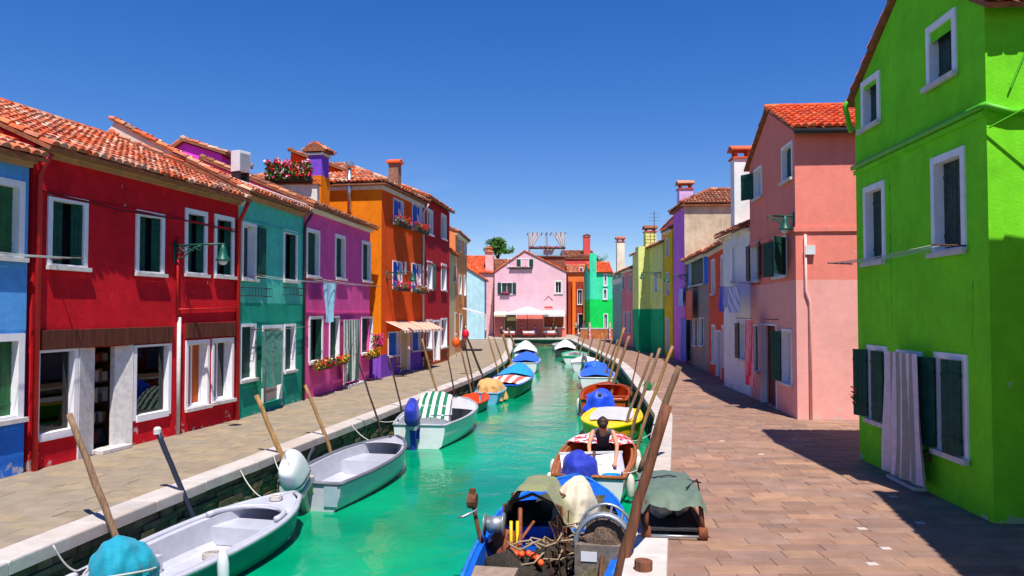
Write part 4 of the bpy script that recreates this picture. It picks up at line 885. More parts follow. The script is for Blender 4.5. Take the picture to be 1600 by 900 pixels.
b.part('winch_drum', plain('galvanised_steel', (.4,.42,.44), .45, metal=.7), lambda m: [m.tube([(q.x+.02, q.y-.02, .80), (q.x+.02, q.y-.22, .82)], .11, 12), m.tube([(q.x+.02, q.y+.02, .80), (q.x+.02, q.y+.03, .80)], .15, 14), m.tube([(q.x+.02, q.y-.22, .82), (q.x+.02, q.y-.24, .82)], .15, 14), m.tube([(q.x+.0, q.y+.12, 1.0), (q.x-.1, q.y+.30, .92), (q.x-.1, q.y+.36, .92)], .018, 6)], True)
b.part('rusty_gear', plain('rust', srgb(136, 74, 44), .8, .35, 9), lambda m: [m.blob((q.x+.25, q.y-.22, .45), .2, .22, .24, 9, 6, .5, 4), m.blob((q.x-.2, q.y-.32, .42), .16, .16, .2, 9, 6, .5, 7), m.tube([(q.x-.3, q.y-.5, .2), (q.x+.35, q.y-.4, .95)], .03, 6), m.tube([(q.x-.3, q.y-.15, .2), (q.x+.3, q.y-.6, .8)], .02, 6)])
for i in range(7):
    m = MB(); m.blob((q.x-.35+random.uniform(-.12,.12), q.y-.38-.07*i+random.uniform(-.03,.03), .52+random.uniform(-.04,.05)), .055, .045, .045, 8, 5); m.build('orange_float', plain('orange_float', srgb(236, 92, 40), .5), b.t, True)
b.part('fish_crate', plain('grey_brown_crate', srgb(150, 128, 112), .8, .2, 8), lambda m: [m.box(.15, .6, -.05+.35, .75, .12, .52), m.box(.11, .64, .26, .79, .46, .54)])
# round net winch with cage and control box on the right side
c2 = Rl(945, 800, .25)
b.part('net_reel', plain('brown_net', srgb(112, 92, 76), .95, .5, 40, .8), lambda m: [m.tube([(c2.x+.26, c2.y, .72), (c2.x-.22, c2.y, .72)], [.27, .27], 18), m.blob((c2.x-.2, c2.y, .72), .1, .26, .25, 12, 7, .5, 2)])
b.part('reel_guard', plain('galvanised_steel', (.4,.42,.44), .5, metal=.6), lambda m: [m.tube([(c2.x+x, c2.y+.36*math.cos(a), .66+.42*math.sin(a)) for a in [math.pi*i/14 for i in range(15)]], .035 if x < 0 else .02, 6) for x in (-.28, -.22, .30)] + [m.tube([(c2.x-.28, c2.y+.36*math.cos(a), .66+.42*math.sin(a)), (c2.x+.30, c2.y+.36*math.cos(a), .66+.42*math.sin(a))], .014, 6) for a in [math.pi*i/7 for i in range(8)]], True)
b.part('reel_stand', plain('worn_grey_box', srgb(120, 108, 98), .7, .3, 10), lambda m: [m.box(c2.x-.36, c2.x-.14, c2.y-.36, c2.y+.36, .3, .72), m.box(c2.x-.14, c2.x+.3, c2.y-.30, c2.y+.30, .28, .58)])
b.part('maker_plate', M_WHTB, lambda m: m.box(c2.x-.372, c2.x-.362, c2.y+.08, c2.y+.28, .52, .64))
c3 = Rl(900, 795, -.05)
b.part('beige_sheet', cloth('beige_sheet', srgb(206, 194, 170)), lambda m: lump(m, (c3.x+.2, c3.y, 0), .5, .34, .5, 1.15, 5, .12, 11, .25), True)
for k in range(4):
    b.part('rope', plain('dirty_rope', srgb(150, 130, 104), .9), lambda m: m.tube([(1.6 + .35*k + .2*math.sin(j*.9+k), -.3-.25*k*.8 + .28*math.cos(j*.8+k*2), .10 + .45*(j/12) if k % 2 else .12+.03*j % .2) for j in range(13)], .014, 5), True)
b.part('net_heap', plain('olive_net', srgb(96, 92, 66), .95, .5, 40, .8), lambda m: [m.blob((3.4, -.1, .55), .45, .62, .26, 12, 7, .6, 3), m.blob((.9, -.55, .2), .4, .3, .22, 10, 6, .6, 5)], True)
b.part('net_pile', plain('dark_net', srgb(62, 54, 44), .95, .5, 45, .9), lambda m: [m.blob((1.25, .35, .22), .5, .42, .34, 18, 10, .7, 11), m.blob((1.7, -.1, .2), .35, .3, .3, 16, 9, .7, 14), m.blob((.7, -.2, .15), .35, .4, .22, 16, 9, .7, 17), m.blob((2.7, .55, .5), .4, .3, .3, 16, 9, .7, 21)], True)
for k in range(9):
    b.part('net_frame', M_BRWN, lambda m: m.tube([(1.1+.16*k, -.15-.06*(k % 4), .12), (1.2+.12*k, .0-.10*(k % 3), .72+.05*(k % 5)), (1.35+.13*k, -.35+.05*k, .66)], .012, 5), True)
for k in range(5):
    b.part('rope', plain('dirty_rope', srgb(150, 130, 104), .9), lambda m: m.tube([(1.2 + .22*k + .26*math.cos(j*.62+k), .25-.2*k + .24*math.sin(j*.62+k), .40 + .02*j + .04*math.sin(j*2+k)) for j in range(18)], .013, 5), True)
b.part('plastic_crate', plain('faded_blue_crate', srgb(60, 110, 170), .6, .2, 8), lambda m: [m.box(2.9, 3.3, -.5, -.05, .5, .74), m.box(2.87, 3.33, -.53, -.02, .70, .76)])
b.part('oar', M_BRWN, lambda m: m.tube([(.2, -.75, .50), (2.2, -.70, .68)], .025, 6), True)
M_VARN2 = wood('worn_varnish_wood', srgb(188, 112, 62), srgb(120, 66, 36), .55)
M_PATT, pn_, pl_, pb_ = newmat('red_white_print'); ptc = pn_.new('ShaderNodeTexCoord'); pv = nd(pn_, 'ShaderNodeTexVoronoi', Scale=13.0); pl_.new(ptc.outputs['Object'], pv.inputs['Vector'])
pc = pn_.new('ShaderNodeValToRGB'); pc.color_ramp.interpolation = 'CONSTANT'; pe = pc.color_ramp.elements; pe.new(.45); pe.new(.8); pe[0].color = (.70,.62,.62,1); pe[1].color = (.55,.03,.05,1); pe[2].color = (.75,.7,.7,1); pe[3].color = (.03,.04,.22,1); pe[3].position = .9; pl_.new(pv.outputs['Color'], pc.inputs[0]); pl_.new(pc.outputs[0], pb_.inputs['Base Color']); pb_.inputs['Roughness'].default_value = .85
b = Boat('white boat with brown wooden rim where a person works on a sheet', (1.42, 14.5), (2.35, 19.3), 1.62, .55, .82, 2.5, M_WHTB, M_VARN2, M_VARN2, td=.78, thw=(.12,), rimr=.04, name='wooden_boat', deck=M_VARN); R2 = b
b.part('blue_engine_cover', M_NAVY, lambda m: lump(m, (.18, .18, 0), .42, .36, .40, 1.02, 5, .08, 5, .3), True)
b.part('transom_panel', M_WHTB, lambda m: m.box(-.06, -.02, .1, .62, -.02, .42))
for t_, sg in ((.05, 1), (.32, 1), (.08, -1), (.45, -1), (.62, -1)):
    b.part('fender', plain('off_white_fender', (.7,.67,.6), .5), lambda m: m.tube([(t_*b.L, sg*(b.hw(t_)+.07), z) for z in (.56, .50, .40, .16, .08)], [.02, .06, .085, .085, .03], 9), True)
b.part('red_patterned_cloth', [M_PATT], lambda m: m.grid(30, 20, lambda u, v: V(((.60 + .26*v)*b.L, (b.hw(.60+.26*v)+.02)*(1-2*u)*.96, b.sheer(.6) + .10 + .16*math.sin(math.pi*u)*math.sin(math.pi*v) + .05*noise.noise(V((u*7, v*7, 5)))))), True)
b.part('cyan_tub', plain('cyan_plastic', srgb(20, 170, 236), .4), lambda m: m.lathe((.35, -.42, .3), [(.15, 0), (.19, .24), (.17, .24), (.14, .03)], 12))
b.part('grey_stake', M_BRWN, lambda m: m.tube([(.5, -.06, .1), (.5, -.08, .95)], .03, 6), True)
moor(b, .9, -.5, (3.5, 18.6, .05)); moor(b, .05, -1, (2.75, 15.0, .05), .1); coil(b, 3.9, 0, b.sheer(.85)+.05, .12)
b = Boat('yellow rimmed boat covered with a pale grey sheet', (3.32, 24.6), (2.5, 20.5), 1.7, .52, .85, 2.6, plain('yellow_hull', srgb(236, 176, 10), .4), None, plain('yellow_rim', srgb(250, 206, 10), .4), td=.0, deck=plain('yellow_deck', srgb(250, 206, 10), .4), thw=(), rimr=.05, name='covered_boat', rise=.1)
b.part('grey_cover', cloth('pale_grey_cover', (.56,.54,.56)), lambda m: m.grid(14, 12, lambda u, v: V(((.03+.70*u)*b.L, b.hw((.03+.70*u))*.72*(2*v-1), b.sheer(.5)+.075 + .03*math.sin(math.pi*v) + .01*noise.noise(V((u*6, v*6, 0)))))), True)
b = Boat('varnished orange wooden boat with a blue wrapped outboard', (3.15, 26.6), (3.98, 31.6), 1.85, .6, .82, 2.6, M_VARN, M_VARN, M_VARN, td=.82, thw=(.5,), rimr=.05, name='wooden_boat')
b.outboard(M_RUB, .1, .3, M_RUB, cover=True, z=.5); b.part('motor_wrap', cloth('bright_blue_wrap', srgb(14, 70, 226), .5), lambda m: lump(m, (-.1, .1, 0), .42, .55, .25, .98, 6, .1, 4, .3), True)
b.part('white_cushion', M_WHTC, lambda m: m.box(1.0, 1.5, -.62, .1, .42, .50)); b.part('fender', plain('off_white_fender', (.7,.67,.6), .5), lambda m: m.tube([(.5, b.hw(.1)+.08, z) for z in (.60, .52, .40, .10, .02)], [.02, .06, .08, .08, .03], 9), True)
b = Boat('boat under a royal blue cover beyond the varnished boat', (3.95, 36.0), (4.5, 40.8), 1.75, .55, .85, 2.3, M_WHTB, None, None, name='covered_boat'); b.cover(M_BLUEC, 0, .9, .4, seed=7)
b.part('blue_hump', M_BLUEC, lambda m: lump(m, (2.6, .1, 0), .8, .6, .6, 1.2, 6, .08, 5, .35), True)
b = Boat('white boat with a raised grey outboard on the right bank', (4.4, 46.8), (4.85, 51), 1.7, .5, .85, 2.3, M_WHTB, None, None, name='small_motorboat'); b.outboard(plain('grey_metal', (.3,.3,.32), .4, metal=.6), 0, .7, None, sc=1.2); b.cover(M_WHTC, .05, .9, .25, seed=9)
b = Boat('white boat with a green edge on the right bank', (4.45, 54), (4.8, 58.6), 1.9, .5, .85, 2.3, M_WHTB, M_WHTB, plain('green_rim', srgb(40, 180, 120), .5), name='small_boat', rimr=.07)
b = Boat('dark hulled boat under a white canvas on the right bank', (4.3, 61.5), (4.6, 66.5), 1.9, .55, .85, 2.3, plain('dark_hull', (.03,.04,.04), .5), None, None, name='covered_boat'); b.cover(M_WHTC, .1, .95, .7, seed=12)
b = Boat('farthest pale boat under the right quay', (4.6, 71.5), (4.8, 76), 1.7, .5, .85, 2.3, plain('grey_hull', (.3,.3,.32), .5), M_WHTB, None, name='small_boat')
# ------------------------------------------------------------------ mooring poles
ORD = ['first', 'second', 'third', 'fourth', 'fifth', 'sixth', 'seventh', 'eighth', 'ninth', 'tenth', 'eleventh', 'twelfth']
def pole(kpx, tpx, r, mat, label, bend=.0, dy=0.0, zk=0.0, low=1.3, name='mooring_pole', cap=None, r2=None, ls=.6):
    k = G(*kpx, zk); k.x += .13 if kpx[0] < 600 else 0; t = atY(*tpx, k.y+dy); d = (t-k); sl_ = d*(low/max(.4, abs(d.z))); r *= .76; b_ = k + V((-sl_.x*ls, -sl_.y*ls, -low)); n = 9
    side = V((d.z, 0, -d.x)).normalized(); axis = t - b_; L = axis.length
    pts = []; rr = []
    for i in range(n+1):
        u = i/n; hz_ = b_.z + (t.z-b_.z)*u; p = (b_.lerp(k, (hz_-b_.z)/(k.z-b_.z)) if hz_ < k.z else k.lerp(t, (hz_-k.z)/(t.z-k.z))) + side*bend*(math.sin(math.pi*u*1.6)+.35*math.sin(u*9)) + V((random.gauss(0,.006), random.gauss(0,.006), 0)); pts.append(p - b_); rr.append(r*(1.12-.25*u)*random.uniform(.93, 1.07) if r2 is None else r+(r2-r)*u)
    m = MB(); m.tube(pts, rr, 9); o = m.build(name, mat, None, True); o.location = b_
    o.data.polygons[-1].use_smooth = False
    tag(o, label, 'pole', 'mooring poles along the canal')
    if cap: q = MB(); q.lathe(pts[-1] - V((0,0,.06)), [(r*1.4, 0), (r*1.45, .08), (r*.9, .11)], 10); q.build('cap', cap, o)
    return o
pole((158,818), (113,645), .062, M_POLE, 'crooked weathered mooring pole beside the teal wrapped outboard', .05)
pole((272,768), (246,672), .055, plain('dark_blue_pipe', (.02,.025,.045), .4), 'dark blue metal mooring post with a pale cap', 0, cap=M_SILL, r2=.042, ls=1, low=.6)
pole((428,709), (402,617), .07, M_POLE2, 'thick light wooden pole behind the grey boat with white outboard', .02)
pole((500,681), (478,601), .058, M_POLE2, 'wooden pole leaning in front of the magenta house door', .025)
pole((584,663), (556,553), .033, M_POLE3, 'thin dark pole crossing the striped door curtain', 0)
pole((627,636), (607,556), .036, M_POLE3, 'thin dark pole in front of the purple base', 0)
pole((682,613), (660,529), .055, M_POLE2, 'light wooden pole behind the white motorboat bow', .02)
pole((709,606), (698,552), .036, M_POLE3, 'short dark pole near the orange dinghy stern', 0)
pole((734,600), (720,545), .05, M_POLE, 'light brown pole just right of the orange buoy', .01)
pole((738,592), (725,530), .045, M_POLE3, 'left pole of the dark pair under the red buoy', 0)
pole((753,585), (730,528), .07, M_POLE3, 'thick right pole of the dark pair under the red buoy', 0)
pole((777,575), (763,526), .055, M_POLE2, 'first slim golden pole beside the green workboat', .0)
pole((786,568), (772,527), .055, M_POLE2, 'second slim golden pole beside the green workboat', .0)
pole((797,562), (786,522), .11, M_POLE2, 'thick golden pole by the bright blue tarpaulin', .02)
pole((804,540), (793,512), .12, M_POLE, 'thick brown pole near the restaurant steps', .02)
# right bank
pole((1004,722), (1063,573), .085, M_POLE, 'tall thick weathered pole at the kerb corner', .03, low=.2)
pole((968,872), (1046,634), .088, M_POLE4, 'massive red brown pole leaning beside the fishing boat', .035, low=.7)
pole((1001,672), (1052,541), .055, M_POLE2, 'long slim golden pole by the yellow boat', .02)
pole((991,655), (1032,544), .06, M_POLE, 'pole with pale top second from the yellow boat', .015)
pole((982,648), (1020,552), .055, M_POLE, 'third pole from the yellow boat beside the varnished boat', .015)
pole((984,615), (999,548), .035, M_POLE4, 'thin red brown pole between the quay boats', .0)
far_r = [((958,598),(984,525),.085), ((952,590),(976,512),.075), ((947,581),(966,530),.06), ((940,576),(957,529),.06), ((934,570),(950,520),.06), ((929,566),(942,520),.06), ((918,556),(929,519),.06), ((906,549),(917,516),.07), ((900,545),(908,518),.06)]
for i, (a, b_, r) in enumerate(far_r): pole(a, b_, r, [M_POLE, M_POLE2][i % 2], f'{ORD[i]} pole of the far row beyond the blue covered boat, counted from the near end', .015, low=1.0)
q = G(1000, 893, .0); m = MB(); m.tube([(0,0,-1.6), (.02,0,-.4), (.04,0,.12)], [.11, .105, .10], 12); o = m.build('mooring_stump', M_POLE4); o.location = q; tag(o, 'sawn off brown stump at the bottom edge beside the kerb', 'stump')
# ------------------------------------------------------------------ people
def person(label, loc, rz, J, bones, mats, tags, hairmat=None, hairfn=None, group=None, fingers=(), sub=2):
    """one continuous skinned figure; bones = (joint, joint, colour index)"""
    names = list(J); me = bpy.data.meshes.new('body'); me.from_pydata([J[n][0] for n in names], [(names.index(a), names.index(b)) for a, b, *_ in bones], [])
    o = bpy.data.objects.new('body_src', me); COL.objects.link(o); md = o.modifiers.new('s', 'SKIN')
    for i, n in enumerate(names):
        r = J[n][1]; me.skin_vertices[0].data[i].radius = (r, r) if not hasattr(r, '__len__') else r
    me.skin_vertices[0].data[0].use_root = True; md.use_smooth_shade = True; sb = o.modifiers.new('u', 'SUBSURF'); sb.levels = sub; sb.render_levels = sub
    dg = bpy.context.evaluated_depsgraph_get(); nm = bpy.data.meshes.new_from_object(o.evaluated_get(dg)); bpy.data.objects.remove(o)
    nm.materials.clear()
    for m in mats: nm.materials.append(m)
    segs = [(V(J[a][0]), V(J[b][0]), k) for a, b, k in bones]
    for p in nm.polygons:
        c = p.center; best = None
        for a, b, k in segs:
            d = b-a; t_ = max(0, min(1, (c-a).dot(d)/max(1e-6, d.length_squared))); q = (c-(a+d*t_)).length
            if best is None or q < best[0]: best = (q, k)
        p.material_index = best[1]; p.use_smooth = True
    ob = bpy.data.objects.new('person', nm); COL.objects.link(ob); ob.location = loc; ob.rotation_euler = (0, 0, rz); tag(ob, label, 'person', group)
    if hairfn: m = MB(); hairfn(m); m.build('hair', hairmat, ob, True)
    return ob
SK = plain('skin', srgb(214, 150, 118), .6, .06); HAIR = plain('dark_brown_hair', (.035,.018,.012), .6)
# worker kneeling in the white boat, bent forward over the sheet (local +x looks towards the camera)
J = {'pel': ((0,0,.32), (.15,.13)), 'wai': ((.08,0,.50), (.125,.11)), 'che': ((.22,0,.72), (.15,.12)), 'nec': ((.30,0,.87), .055), 'hd0': ((.40,0,.90), (.075,.085)), 'hd1': ((.47,0,.94), (.085,.092)), 'hd2': ((.50,0,.99), (.06,.07)), 'nose': ((.50,0,.86), .016),
     'shL': ((.24,.19,.78), .058), 'elL': ((.42,.27,.52), .042), 'wrL': ((.58,.24,.30), .030), 'haL': ((.64,.23,.25), (.035,.022)),
     'shR': ((.24,-.19,.78), .058), 'elR': ((.42,-.27,.52), .042), 'wrR': ((.58,-.24,.30), .030), 'haR': ((.64,-.23,.25), (.035,.022)),
     'hiL': ((.02,.11,.28), .10), 'knL': ((.40,.16,.10), .075), 'anL': ((.02,.16,.02), .045), 'toL': ((-.12,.16,.02), .035),
     'hiR': ((.02,-.11,.28), .10), 'knR': ((.40,-.16,.10), .075), 'anR': ((.02,-.16,.02), .045), 'toR': ((-.12,-.16,.02), .035)}
for sd, sg in (('L', 1), ('R', -1)):
    for f_, (dy, ln) in enumerate(((.026, .062), (.009, .072), (-.008, .068), (-.024, .052))):
        J[f'f{sd}{f_}a'] = ((.675, sg*.23+dy, .235), .010); J[f'f{sd}{f_}b'] = ((.675+ln*.5, sg*.23+dy*1.1, .212), .009); J[f'f{sd}{f_}c'] = ((.675+ln*.6, sg*.23+dy*1.1, .180), .008)
    J[f't{sd}a'] = ((.645, sg*.19, .235), .011); J[f't{sd}b'] = ((.675, sg*.178, .205), .010)
bn = [('pel','wai',1), ('wai','che',2), ('che','nec',0), ('nec','hd0',0), ('hd0','hd1',0), ('hd1','hd2',0), ('hd0','nose',0)]
for sd in 'LR':
    bn += [('che','sh'+sd,2), ('sh'+sd,'el'+sd,0), ('el'+sd,'wr'+sd,0), ('wr'+sd,'ha'+sd,0), ('pel','hi'+sd,1), ('hi'+sd,'kn'+sd,1), ('kn'+sd,'an'+sd,0), ('an'+sd,'to'+sd,0), ('ha'+sd, f't{sd}a', 0), (f't{sd}a', f't{sd}b', 0)]
    for f_ in range(4): bn += [('ha'+sd, f'f{sd}{f_}a', 0), (f'f{sd}{f_}a', f'f{sd}{f_}b', 0), (f'f{sd}{f_}b', f'f{sd}{f_}c', 0)]
pw = G(936, 700, -.45); pw = V((1.98, 16.8, WATER+.24))
pr_ = person('person in a dark sleeveless top kneeling in the white boat and leaning on the sheet', pw, math.radians(-97), J, bn, [SK, plain('black_shorts', (.012,.012,.016), .8), plain('charcoal_top', (.07,.07,.09), .8)], None, HAIR,
       lambda m: [m.blob((.455, 0, .985), .118, .112, .10, 14, 9, .12, 2), m.blob((.52, 0, .94), .07, .09, .08, 12, 7, .12, 6), m.blob((.37, 0, 1.03), .06, .06, .055, 10, 6, .1, 3)])
pr_.scale = (1.1,)*3
# white panel held by the worker: rigid plastic sheet with rim
sh = empty('plastic_sheet', (1.70, 15.85, WATER+.20), math.radians(7), 'white plastic sheet standing across the white boat under the hands of the person', 'sheet')
m = MB(); m.grid(12, 6, lambda u, v: V((-.66+1.32*u, .36*v - .02*math.sin(u*9), .48*v - .02*math.sin(math.pi*u)))); m2 = MB()
def thin(mb_, th):
    n = len(mb_.v); f0 = list(mb_.f); mb_.v += [(x, y+th, z) for x, y, z in mb_.v]; mb_.f += [tuple(i+n for i in f[::-1]) for f in f0]; mb_.m += [0]*len(f0)
thin(m, .012); m.build('panel', plain('milky_plastic', (.36,.34,.50), .35, .08, 3), sh, True)
m = MB(); m.box(-.68, .68, .34, .39, .465, .515); bevel(m.build('top_rim', M_WHTB, sh), .01)
m = MB(); m.box(-.3, .2, .20, .21, .30, .315); m.build('blue_line', plain('blue_line', srgb(110,130,220), .6), sh)
# figures at the far square: standing and seated
def fig(seated=False, cl=(0,1,2)):
    s_ = .45 if seated else 0
    if not seated:
        J = {'pel': ((0,0,.95), (.15,.11)), 'wai': ((0,0,1.12), (.13,.10)), 'che': ((0,0,1.34), (.17,.11)), 'nec': ((0,0,1.48), .05), 'hd0': ((.02,0,1.58), (.08,.09)), 'hd1': ((.01,0,1.68), (.075,.085))}
        leg = lambda sg: {'hi': ((0,sg*.10,.88), .09), 'kn': ((.03,sg*.11,.48), .06), 'an': ((0,sg*.11,.09), .045), 'to': ((.14,sg*.13,.04), .035)}
        arm = lambda sg: {'sh': ((0,sg*.20,1.40), .06), 'el': ((-.03,sg*.26,1.12), .045), 'wr': ((.08,sg*.25,.90), .033), 'ha': ((.11,sg*.24,.83), .032)}
    else:
        J = {'pel': ((0,0,.52), (.16,.13)), 'wai': ((0,0,.70), (.13,.11)), 'che': ((.03,0,.94), (.17,.11)), 'nec': ((.04,0,1.09), .05), 'hd0': ((.07,0,1.19), (.08,.09)), 'hd1': ((.06,0,1.29), (.075,.085))}
        leg = lambda sg: {'hi': ((.05,sg*.10,.50), .09), 'kn': ((.45,sg*.12,.50), .065), 'an': ((.42,sg*.12,.09), .045), 'to': ((.55,sg*.12,.04), .035)}
        arm = lambda sg: {'sh': ((.03,sg*.20,1.0), .06), 'el': ((.12,sg*.25,.76), .045), 'wr': ((.36,sg*.18,.78), .033), 'ha': ((.43,sg*.16,.79), .032)}
    b = [('pel','wai',1), ('wai','che',1), ('che','nec',0), ('nec','hd0',0), ('hd0','hd1',0)]
    for sd, sg in (('L', 1), ('R', -1)):
        for k, v in leg(sg).items(): J[k+sd] = v
        for k, v in arm(sg).items(): J[k+sd] = v
        b += [('pel','hi'+sd,2), ('hi'+sd,'kn'+sd,2), ('kn'+sd,'an'+sd,2), ('an'+sd,'to'+sd,2), ('che','sh'+sd,1), ('sh'+sd,'el'+sd,1), ('el'+sd,'wr'+sd,0), ('wr'+sd,'ha'+sd,0)]
    return J, b
CL = {'white': (.7,.68,.7), 'red': srgb(210,30,40), 'navy': (.02,.03,.10), 'grey': (.25,.25,.28), 'blue': srgb(70,90,190), 'black': (.02,.02,.02), 'tan': (.4,.28,.16), 'beige': (.5,.42,.34)}
def far_person(x, y, rz, top, bot, label, seated=False):
    J, b = fig(seated); hz = 1.24 if seated else 1.66
    return person(label, (x, y, -.01), rz, J, b, [SK, plain(top+'_top', CL[top], .8), plain(bot+'_trousers', CL[bot], .8)], None, HAIR, lambda m: m.blob((.02 if seated else -.02, 0, hz+.05), .095, .10, .10, 10, 6), 'people at the far square', sub=1)
HP = -math.pi/2
far_person(8.35, 88.5, HP, 'white', 'beige', 'person in a white top standing left of the red dressed one at the far square')
far_person(9.0, 86.5, 2.2, 'red', 'navy', 'person in a red top standing behind the brick parapet')
far_person(9.6, 90, HP, 'white', 'grey', 'person in white and grey beneath the right orange pillar')
far_person(10.3, 87, .6, 'navy', 'black', 'person in a navy top near the emerald house corner')
far_person(7.5, 90, HP, 'grey', 'black', 'person in grey standing beside the pink restaurant corner')
far_person(4.6, 86.0, HP, 'black', 'black', 'waiter in black standing by the restaurant wall')
far_person(2.6, 84.0, math.pi, 'blue', 'grey', 'person in blue seated at the middle restaurant table', True)
far_person(1.0, 84.0, 0, 'red', 'navy', 'person in red seated at the left side of the middle table', True)
far_person(-1.2, 84.2, 0, 'navy', 'black', 'person in navy seated at the left restaurant table', True)
far_person(-.1, 85.4, HP, 'tan', 'black', 'person in tan seated behind the left restaurant table', True)
far_person(4.9, 84.4, math.pi, 'navy', 'grey', 'person in navy seated at the right restaurant table', True)
# tables and parasol in front of the restaurant
for i, (x, y, nm_) in enumerate(((-.3, 84.2, 'left'), (1.8, 84.0, 'middle'), (4.1, 84.4, 'right'))):
    t = empty('restaurant_table', (x, y, -.012), 0, f'{nm_} restaurant table with a white cloth over red', 'table', 'restaurant tables'); m = MB(); m.box(-.62, .62, -.42, .42, .72, .75); m.build('tabletop', M_WHTC, t)
    m = MB(); m.grid(32, 4, lambda u, v: V(((.64 + .03*v*math.sin(u*40))*max(-1, min(1, 1.35*math.cos(2*math.pi*u))), (.44 + .03*v*math.sin(u*40))*max(-1, min(1, 1.35*math.sin(2*math.pi*u))), .752 - .42*v)), lambda i, j: 1 if j > 1 else 0); m.build('tablecloth', [M_WHTC, cloth('brick_red_cloth', srgb(170, 60, 50))], t, True)
    for sx in (-.5, .5):
        for sy in (-.3, .3): m = MB(); m.box(sx-.03, sx+.03, sy-.03, sy+.03, 0, .72); m.build('leg', M_BRWN, t)
for i, (x, y, rz) in enumerate(((2.6, 84.0, math.pi), (1.0, 84.0, 0), (-1.2, 84.2, 0), (-.1, 85.4, HP), (4.9, 84.4, math.pi), (3.3, 84.4, 0))):
    who = ['person in blue', 'person in red at the middle table', 'navy dressed person at the left table', 'tan dressed person', 'navy dressed person at the right table', None][i]
    t = empty('cafe_chair', (x, y, -.012), rz, f'dark cafe chair under the {who}' if who else 'empty dark cafe chair at the right restaurant table', 'chair', 'restaurant chairs')
    m = MB(); m.box(-.2, .22, -.21, .21, .42, .45); m.build('seat', M_SHUT3, t); m = MB(); m.box(-.23, -.20, -.21, .21, .62, .86); m.build('backrest', M_SHUT3, t)
    for sx in (-.215, .19):
        for sy in (-.19, .19): m = MB(); m.box(sx-.018, sx+.018, sy-.018, sy+.018, 0, .86 if sx < 0 else .42); m.build('leg', M_SHUT3, t)
t = empty('parasol', (1.7, 84.8, -.012), 0, 'wide white parasol over the restaurant tables', 'parasol')
m = MB(); m.lathe((0,0,0), [(.03, 0), (.03, 3.4)], 8); m.build('pole', M_BRWN, t); m = MB(); m.lathe((0,0,0), [(.3, 0), (.3, .07), (.05, .1)], 12); m.build('base', M_SILL, t)
m = MB(); R_ = 2.35
m.add([(R_*x, R_*y*.8, 2.72) for x, y in ((-1,-1), (1,-1), (1,1), (-1,1))] + [(R_*x, R_*y*.8, 2.52) for x, y in ((-1,-1), (1,-1), (1,1), (-1,1))] + [(0,0,3.42)], [(0,1,8), (1,2,8), (2,3,8), (3,0,8)] + [(i, (i+1) % 4, 4+(i+1) % 4, 4+i) for i in range(4)]); m.build('canopy', M_WHTC, t)
t = empty('wall_awning', H_REST.w(5.6, 0, 0), 0, 'pale wall awning on the right of the pink restaurant', 'awning'); m = MB(); m.prism([(0,-1.5,2.5), (0,-.002,2.95), (0,-.002,2.9), (0,-1.5,2.45)], (2.35,0,0)); o = m.build('canopy', M_WHTC, t); o.location = (-.1, 0, 0); m = MB(); m.box(-.1, 2.25, -1.52, -1.5, 2.3, 2.5); m.build('valance', M_WHTC, t)
t = empty('wall_awning', H_REST.w(-.05, 0, 0), 0, 'small cream wall awning on the left of the pink restaurant', 'awning'); m = MB(); m.prism([(0,-1.1,2.5), (0,-.002,2.85), (0,-.002,2.8), (0,-1.1,2.45)], (1.5,0,0)); m.build('canopy', cloth('cream_awning', (.7,.6,.45)), t); m = MB(); m.box(0, 1.5, -1.12, -1.1, 2.3, 2.5); m.build('valance', cloth('cream_awning', (.7,.6,.45)), t)
for px, py, L, lab in ((817, 418.5, 2.6, 'wide pink flower box under the attic windows of the pink restaurant'), (792, 459, 1.1, 'pink flower box under the first floor window of the pink restaurant')):
    x, z = H_REST.P(px-3, py); flowers('flower_box', H_REST.w(x, -.03, z), 0, L, .25, .2, [M_PINK_FL], lab, 'flower boxes', 40)
# wall sign with a pointed top and red lettering band, painted on the restaurant wall
x, z = H_REST.P(857, 476); t = empty('restaurant_sign', H_REST.w(x, 0, z), 0, 'pointed painted sign with a red band on the pink restaurant wall', 'sign')
m = MB(); m.prism([(-.55,-.03,-.5), (.55,-.03,-.5), (.55,-.03,.45), (0,-.03,1.05), (-.55,-.03,.45)], (0,.028,0)); m.build('board', plain('pale_sign_board', srgb(238,186,190), .8), t)
m = MB(); m.box(-.45, .45, -.042, -.031, -.42, -.2); m.build('red_band', plain('sign_red', srgb(220,70,60), .7), t)
m = MB(); m.prism([(-.55,-.04,.45), (0,-.04,1.05), (.55,-.04,.45), (.4,-.04,.45), (0,-.04,.85), (-.4,-.04,.45)], (0,.009,0)); m.build('arch', plain('sign_mauve', srgb(150,110,130), .7), t)
